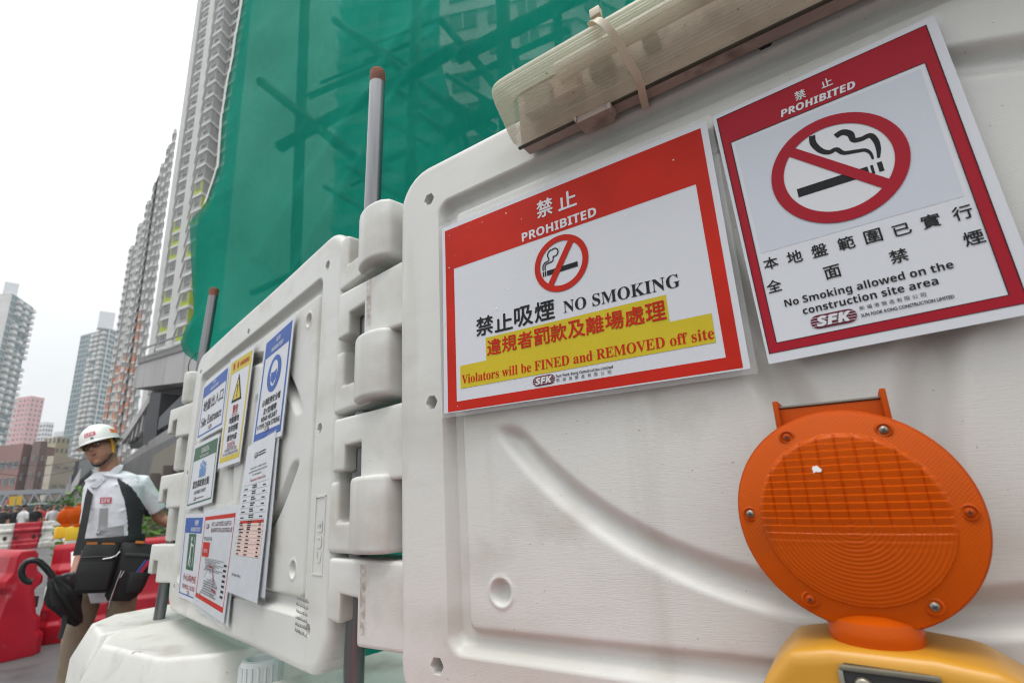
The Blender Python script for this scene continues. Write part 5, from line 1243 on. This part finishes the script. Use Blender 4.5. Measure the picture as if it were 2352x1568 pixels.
def hand(mb, wr, d, palm, thumb, curl, k=1.):           # palm with four fingers and a thumb; d forward, palm = inward normal
    d = d.normalized(); palm = (palm-d*palm.dot(d)).normalized(); sd_ = d.cross(palm)
    mb.loft([(wl_(wr), sd_*.026*k, palm*.019*k), (wl_(wr+d*.03*k), sd_*.036*k, palm*.016*k), (wl_(wr+d*.082*k), sd_*.041*k, palm*.013*k), (wl_(wr+d*.090*k), sd_*.038*k, palm*.010*k)], 14)
    for i, ln in enumerate((.072, .082, .076, .058)):
        p = wr+d*.082*k+sd_*(.030-.020*i)*k*thumb; pts = [p]; a = .15
        for j, q in enumerate((.42, .33, .25)):
            a += curl*(1 if j else .8); pts.append(pts[-1]+(d*cos(a)+palm*sin(a))*ln*q*k)
        mb.tube([wl_(x) for x in pts], [.0095*k, .0088*k, .008*k, .0062*k], 8)
    p = wr+d*.030*k+sd_*.032*k*thumb; q = p+(d*.6+sd_*thumb*.6+palm*.4).normalized()*.035*k; r = q+(d*.8+palm*.6).normalized()*.028*k
    mb.tube([wl_(p), wl_(q), wl_(r)], [.012*k, .010*k, .0075*k], 8)
hand(mb, wrL, (wrL-elL), -FB, 1, .35)
body = fuse('body', mb, [SKIN], wt, .0062, 3)
mb = MB(); hand(mb, wrR+(elR-wrR).normalized()*.02, XR*-.5-ZU*.7+YB*-.5, XR*-1+YB*.2, -1, .85, 1.08)
fuse('glove', mb, [GLOVE], wt, .0055, 2)
for s in (-1, 1):
    mb = MB(); mb.ball((.0795, s*.032, .016), (.010, .0135, .0075), 12, 0, HM); mb.ball((.0875, s*.0325-.003, .016), (.0035, .0055, .0055), 10, 1, HM); mb.build('eye', [EYEW, EYEB], wt, smooth=90)
    mb = MB(); mb.tube([H(.0935, s*.016, .037), H(.092, s*.034, .042), H(.082, s*.052, .036)], [.002, .0045, .002], 8); mb.build('eyebrow', [HAIR], wt, smooth=90)
mb = MB(); mb.ball((.0955, 0, -.0465), (.0075, .024, .0042), 14, 0, HM); mb.ball((.0945, 0, -.0575), (.0085, .021, .0052), 14, 0, HM); mb.ball((.0975, .002, -.0520), (.004, .018, .0016), 12, 1, HM); mb.build('mouth', [LIP, EYEB], wt, smooth=90)
mb = MB(); mb.ball((-.022, 0, .020), (.094, .080, .105), 28, 0, HM)
keep = []
Hi = HM.inverted()
for f in mb.f:
    c = Hi @ (sum((Vector(mb.v[i]) for i in f), Vector())/len(f))
    if c.x < .028-max(0, -c.z)*1.2 and c.z > -.075 and not (abs(c.y) > .05 and -.035 < c.x < .02 and c.z < .03): keep.append(f)
mb.f = keep; mb.m = [0]*len(keep); mb.build('hair', [HAIR], wt, smooth=90)
# glasses
mb = MB()
for s in (-1, 1):
    ring = [H(.1035-.010*abs(cos(a)*.6+s*.35)*.6, s*.034+.024*cos(a), .013+.0155*sin(a)) for a in [2*pi*i/20 for i in range(21)]]; mb.tube(ring, .0026, 6, 0, False)
    mb.tube([H(.097, s*.058, .020), H(.06, s*.077, .018), H(-.012, s*.084, .012)], .0028, 6)
mb.tube([H(.106, -.011, .017), H(.109, 0, .020), H(.106, .011, .017)], .0018, 6)
mb.build('glasses', [DARK], wt, smooth=60)
# helmet
def shell(a, k):                                         # angle round the head (0 = front), k 0 top .. 1 rim .. 2 brim edge
    fx, sx, ux = .136, .112, .134
    if k <= 1:
        t = k*pi/2; e = sin(t)**.85; return Vector((-.006+fx*e*cos(a), sx*e*sin(a), .046+ux*cos(t)+(.004*(1-k) if abs(sin(a)) < .12 and cos(a) > -.9 else 0)))
    q = k-1; fr = max(0, cos(a)); ex = .014+.028*fr**2
    return Vector((-.006+(fx+ex*q)*cos(a), (sx+.014*q+.012*fr*q)*sin(a), .046-.010*q-.012*fr**2*q))
ks = [0.02]+[i/14 for i in range(1, 15)]+[1.25, 1.6, 2]; na = 64
vs = [HM @ shell(2*pi*j/na, k) for k in ks for j in range(na)]+[HM @ (shell(2*pi*j/na, 2)-Vector((0, 0, .006))) for j in range(na)]+[HM @ (shell(2*pi*j/na, 1)*.97-Vector((0, 0, .004))) for j in range(na)]
n = len(ks)+2
mb = MB(); mb.add(vs, [(i*na+j, i*na+(j+1) % na, (i+1)*na+(j+1) % na, (i+1)*na+j) for i in range(n-1) for j in range(na)]+[tuple(range(na))])
hel = mb.build('helmet', [HELM], wt, smooth=50)
def hdecal(name, m, a0, a1, k0, k1, gl=None, off=.0012, mt=None):
    mb = MB(); f = lambda x, y: shell(a0+(a1-a0)*x, k0+(k1-k0)*y)
    def P(x, y): v = f(x, y); nn = Vector((v.x, v.y, v.z-.046)).normalized(); return HM @ (v+nn*off)
    if gl:
        vs, fs = gl; x0, x1 = min(v.x for v in vs), max(v.x for v in vs); y1 = max(v.y for v in vs); mb.add([P((v.x-x0)/(x1-x0), 1-v.y/y1) for v in vs], fs)
    else: mb.add([P(i/8, j/4) for j in range(5) for i in range(9)], [(j*9+i, j*9+i+1, (j+1)*9+i+1, (j+1)*9+i) for j in range(4) for i in range(8)])
    return mb.build(name, [m], hel, smooth=90)
hdecal('helmet_badge', PINKST, -.10, .52, .70, .86); hdecal('helmet_lettering', WHITEP, -.06, .48, .73, .84, glyphs(sansbi('SFK')), .0022)
hdecal('helmet_sticker', ORST, 1.30, 2.1, .70, .86); hdecal('helmet_patch', GREYINK, .22, .38, .90, .985)
hdecal('helmet_groove', mat('groove_shade', (.22, .22, .21), .5), .55, 2.7, 1.03, 1.12, off=.0016)  # grey strip paints the shade of the groove along the shell's side
for s in (-1, 1):
    mb = MB(); mb.tube([H(.030, s*.098, .050), H(.024, s*.089, .0), H(.018, s*.082, -.040)], .007, 8, 0, True, .35); mb.tube([H(-.052, s*.090, .046), H(-.02, s*.090, -.01), H(.018, s*.083, -.042)], .007, 8, 0, True, .35); mb.tube([H(.018, s*.083, -.038), H(.022, s*.076, -.070)], .0085, 8, 0, True, .35)
    mb.tube([H(.022, s*.076, -.068), H(.045, s*.052, -.108), H(.060, s*.02, -.128), H(.062, 0, -.130)], [.0085, .0085, .008, .007], 8, 1, True, .4); mb.build('chin_strap', [YSTRAP, BLACKC], wt, smooth=60)
# trousers and shoes
mb = MB(); hipc = WO+ZU*.90+(Wp(250, 1340, .03)-WO).xy.to_3d()
mb.loft([(wl_(hipc+ZU*.10), SB*.150, FB*.118), (wl_(hipc), SB*.158, FB*.125), (wl_(hipc-ZU*.10), SB*.160, FB*.122), (wl_(hipc-ZU*.14), SB*.13, FB*.10)], 24)
feet = []
for s, f in ((-1, .05), (1, -.03)):
    h0 = hipc+SB*.085*s; kn = hipc+SB*.105*s+FB*(f+.03)-ZU*.42; an = hipc+SB*.115*s+FB*f; an.z = .07
    mb.loft([(wl_(h0-ZU*.02), SB*.080, FB*.098), (wl_(h0.lerp(kn, .5)), SB*.086, FB*.092), (wl_(kn), SB*.076, FB*.080), (wl_(kn.lerp(an, .55)), SB*.072, FB*.076), (wl_(kn.lerp(an, .95)), SB*.066, FB*.072), (wl_(an), SB*.064, FB*.07)], 20); feet.append((an, s))
for i in range(16):
    an, s = feet[i % 2]; a = rnd.uniform(-1.4, 1.4); z = rnd.uniform(.1, .8); p = Vector((hipc.x, hipc.y, z))+SB*(.1*s)+(SB*sin(a)+FB*cos(a))*.078; d = (SB*cos(a)-FB*sin(a))*.05+ZU*rnd.uniform(-.04, .04); mb.tube([wl_(p-d), wl_(p), wl_(p+d)], [.003, .012, .003], 8)
fuse('trousers', mb, [TROU], wt, .014, 3)
for an, s in feet:
    mb = MB(); g_ = Vector((an.x, an.y, 0)); mb.loft([(wl_(g_-FB*.08+ZU*.0), SB*.038, ZU*.001), (wl_(g_-FB*.08+ZU*.045), SB*.036, ZU*.045), (wl_(g_+FB*.02+ZU*.05), SB*.042, ZU*.05), (wl_(g_+FB*.12+ZU*.034), SB*.046, ZU*.034), (wl_(g_+FB*.18+ZU*.022), SB*.032, ZU*.022)], 16, power=2.6); mb.build('shoe', [DARK], wt, smooth=60)
mb = MB()
P = [(Wp(200, 1352, -.155), 0), (Wp(178, 1366, -.12), 0), (Wp(183, 1378, -.12), 0), (Wp(205, 1368, -.15), 0)]
# tool belt
mb = MB(); mb.loft([(wl_(Wp(256, 1256)), SB*.185, FB*.150), (wl_(Wp(257, 1250)), SB*.190, FB*.155), (wl_(Wp(258, 1236)), SB*.190, FB*.155), (wl_(Wp(258, 1230)), SB*.184, FB*.150)], 40, power=2.3); mb.build('tool_belt', [BLACKC], wt, smooth=50)
bvh = BVHTree.FromPolygons([Vector(v) for v in mb.v], mb.f)
for q in (((199, 1244), (224, 1244), (223, 1255), (198, 1255)), ((234, 1246), (264, 1246), (263, 1257), (233, 1257)), ((280, 1247), (292, 1246), (290, 1257), (278, 1257)), ((304, 1247), (318, 1246), (317, 1256), (303, 1256))): decal('orange_tab', ORANGEC, q, .005, 4)
# bags and umbrella hang on him as things of their own
def bag(name, label, px, py, dy, wd, hg, dp, tilt=0):
    c = Wp(px, py, dy); R_ = Matrix((XR, YB, ZU)).transposed().to_4x4() @ Matrix.Rotation(tilt, 4, 'Y')
    t = thing(name, label, 'bag', T(c-ZU*hg/2) @ R_); return t, wd, hg, dp
t, wd, hg, dp = bag('shoulder_bag', 'black square shoulder bag with a silver zip pull hanging in front of the worker', 214, 1305, -.24, .195, .285, .07, radians(6))
mb = MB(); mb.loft([((0, 0, .0), (wd/2*.80, 0, 0), (0, dp*.35, 0)), ((0, 0, .015), (wd/2*.95, 0, 0), (0, dp*.5, 0)), ((0, -.004, hg*.5), (wd/2, 0, 0), (0, dp*.6, 0)), ((0, 0, hg*.88), (wd/2*.98, 0, 0), (0, dp*.5, 0)), ((0, 0, hg), (wd/2*.9, 0, 0), (0, dp*.35, 0))], 28, power=5); mb.build('pouch', [BLACKC], t, smooth=45)
mb = MB(); mb.box((0, -dp*.6, hg*.36), (wd*.82, .018, hg*.58)); mb.build('front_pocket', [BLACKC], t, bevel=.006)
mb = MB(); mb.tube([(-wd*.48, -dp*.55, hg*.74), (0, -dp*.66, hg*.755), (wd*.48, -dp*.55, hg*.74)], .004, 8); mb.build('zip', [mat('zip_grey', (.05, .05, .055), .4)], t)
mb = MB(); mb.tube([(wd*.30, -dp*.72, hg*.72), (wd*.44, -dp*.74, hg*.77), (wd*.52, -dp*.70, hg*.86)], [.006, .004, .007], 8); mb.tube([(wd*.1, -dp*.74, hg*.70), (wd*.30, -dp*.74, hg*.725)], .003, 6); mb.build('zip_pull', [SILVER], t, smooth=60)
mb = MB(); inv = t.matrix_world.inverted(); pts = [Wp(176, 1275, -.19), Wp(186, 1235, -.17), Wp(197, 1180, -.135), Wp(204, 1140, -.10), Wp(210, 1118, -.04), Wp(216, 1104, .06)]
sv = []
for p in pts: sv += [inv @ (p-XR*.020), inv @ (p+XR*.020), inv @ (p+XR*.020+YB*.004), inv @ (p-XR*.020+YB*.004)]
mb.add(sv, [(4*i+j, 4*i+(j+1) % 4, 4*i+4+(j+1) % 4, 4*i+4+j) for i in range(len(pts)-1) for j in range(4)]); mb.build('strap', [BLACKC], t)
t, wd, hg, dp = bag('tool_pouch', 'bulky black tool pouch with pens on the left hip of the worker', 290, 1312, -.19, .225, .35, .09, radians(10))
mb = MB(); mb.loft([((-.02, 0, .0), (wd/2*.55, 0, 0), (0, dp*.35, 0)), ((-.015, 0, .03), (wd/2*.8, 0, 0), (0, dp*.55, 0)), ((0, 0, hg*.5), (wd/2, 0, 0), (0, dp*.65, 0)), ((.0, 0, hg*.8), (wd/2*1.02, 0, 0), (0, dp*.6, 0)), ((0, 0, hg), (wd/2*.9, 0, 0), (0, dp*.4, 0))], 28, power=3.4); mb.build('pouch', [BLACKC], t, smooth=45)
mb = MB(); mb.loft([((.04, -dp*.62, hg*.16), (.045, 0, 0), (0, .02, 0)), ((.04, -dp*.68, hg*.3), (.056, 0, 0), (0, .034, 0)), ((.04, -dp*.66, hg*.50), (.058, 0, 0), (0, .030, 0))], 20, power=3); mb.build('side_pocket', [BLACKC], t, smooth=45)
mb = MB(); mb.box((.005, -dp*.66, hg*.80), (.15, .012, .020)); mb.build('flap_edge', [mat('dark_grey_cloth', (.045, .045, .048), .7)], t, bevel=.004)
for x, m_ in ((.055, mat('pink_pen', (.55, .02, .13), .35)), (.068, mat('red_pen', (.45, .02, .04), .35)), (.040, mat('blue_pen', (.03, .10, .35), .35))):
    mb = MB(); mb.tube([(x-.02, -dp*.66, hg*.46), (x+.015, -dp*.68, hg*.72)], .006, 8); mb.build('pen', [m_], t, smooth=60)
mb = MB(); mb.tube([(-.062, -dp*.70, hg*.52), (-.066, -dp*.72, hg*.34), (-.068, -dp*.70, hg*.02), (-.064, -dp*.66, -.04)], .0045, 8); mb.tube([(-.045, -dp*.70, hg*.52), (-.055, -dp*.72, hg*.40)], .004, 8); mb.build('hanging_clip', [SILVER], t, smooth=60)
mb = MB(); mb.box((-.01, -dp*.45, hg*1.02), (.05, .02, .016)); mb.build('orange_tab', [ORANGEC], t, bevel=.003)
ub = Wp(150, 1380, -.22); t = thing('umbrella', 'folded black umbrella with a hooked handle held under the arm of the worker', 'umbrella', ub)
mb = MB(); pts = [Wp(x, y, -.24) for x, y in ((75, 1335), (66, 1335.5), (57, 1331), (50.5, 1322), (49.5, 1309), (53.5, 1297), (61, 1289.5), (71, 1286), (82, 1286), (92, 1290.5), (103, 1301), (115, 1315), (126, 1329))]
mb.tube([p-ub for p in pts], [.017]+[.0175]*11+[.015], 14); mb.build('hook_handle', [mat('black_gloss_plastic', (.012, .012, .013), .25)], t, smooth=60)
mb = MB(); A, B = Wp(121, 1324, -.24), Wp(180, 1432, -.16); d = B-A; ax = d.normalized(); s1 = ax.cross(YB).normalized(); s2 = ax.cross(s1); vs = []; n = 40; prof = [(0, .016), (.05, .030), (.14, .042), (.28, .062), (.42, .068), (.58, .060), (.74, .045), (.90, .032), (1, .018)]
for k, r in prof:
    for j in range(n):
        a = 2*pi*j/n; q = r*(1+.22*sin(a*8+k*5)+.10*sin(a*3+k*14)); vs.append(A+d*k+(s1*cos(a)+s2*sin(a))*q-ub)
mb.add(vs, [(i*n+j, i*n+(j+1) % n, (i+1)*n+(j+1) % n, (i+1)*n+j) for i in range(len(prof)-1) for j in range(n)]+[tuple(range(n))]); mb.build('folded_canopy', [BLACKC], t, smooth=50)
mb = MB(); mb.tube([Wp(150, 1400, -.22)-ub, Wp(147, 1432, -.22)-ub, Wp(137, 1466, -.22)-ub], [.016, .017, .015], 8, 0, True, .25); mb.build('strap', [BLACKC], t)

# ------------------------------------------------------------------ rain drops on the signs, loose wire
DROP = mat('water', (1, 1, 1), .03, trans=1., spec=.5)
mb = MB(); rnd = random.Random(11); inv = MPB.to_3x3()
for i in range(36):
    if rnd.random() < .6: u, v = rnd.uniform(.035, .30), -.07-abs(rnd.gauss(0, .10))
    else: u, v = rnd.uniform(.03, .44), rnd.uniform(-.37, -.07)
    r = rnd.choice((.0005, .0006, .0008, .0010)); w_ = .0045+.004*(v+.06)/-.32
    mb.ball((u, v, w_+.0014), (r, r*rnd.uniform(1, 1.9), r*.7), 8)
mb.v = [(MPB @ Vector(p))[:] for p in mb.v]; o = mb.build('water_drops', [DROP], base=MPB @ Vector((.2, -.3, 0)), smooth=90); tag(o, 'rain drops scattered over the landscape no smoking sign', 'water drops', kind='stuff')
mb = MB(); mb.tube([at_dist(x, y, 2.3) for x, y in ((466, 806), (450, 812), (437, 826), (432, 842), (434, 856), (440, 872))], .0016, 6); o = mb.build('loose_wire', [DARK], base=at_dist(466, 806, 2.3), smooth=60); tag(o, 'thin loose wire loop at the far corner of the notices panel', 'wire')
# ------------------------------------------------------------------ air
hz = mat('haze_air', (1, 1, 1)); t_ = hz.node_tree; t_.nodes.clear()
pv = t_.nodes.new('ShaderNodeVolumePrincipled'); pv.inputs['Density'].default_value = .0005; pv.inputs['Color'].default_value = (.98, .99, 1, 1); pv.inputs['Anisotropy'].default_value = .2
ho = t_.nodes.new('ShaderNodeOutputMaterial'); t_.links.new(pv.outputs[0], ho.inputs['Volume'])
mb = MB(); mb.box((-190, 280, 70), (560, 640, 142)); o = mb.build('haze', [hz]); tag(o, 'thin grey rainy air fading the far towers', 'haze', kind='stuff')
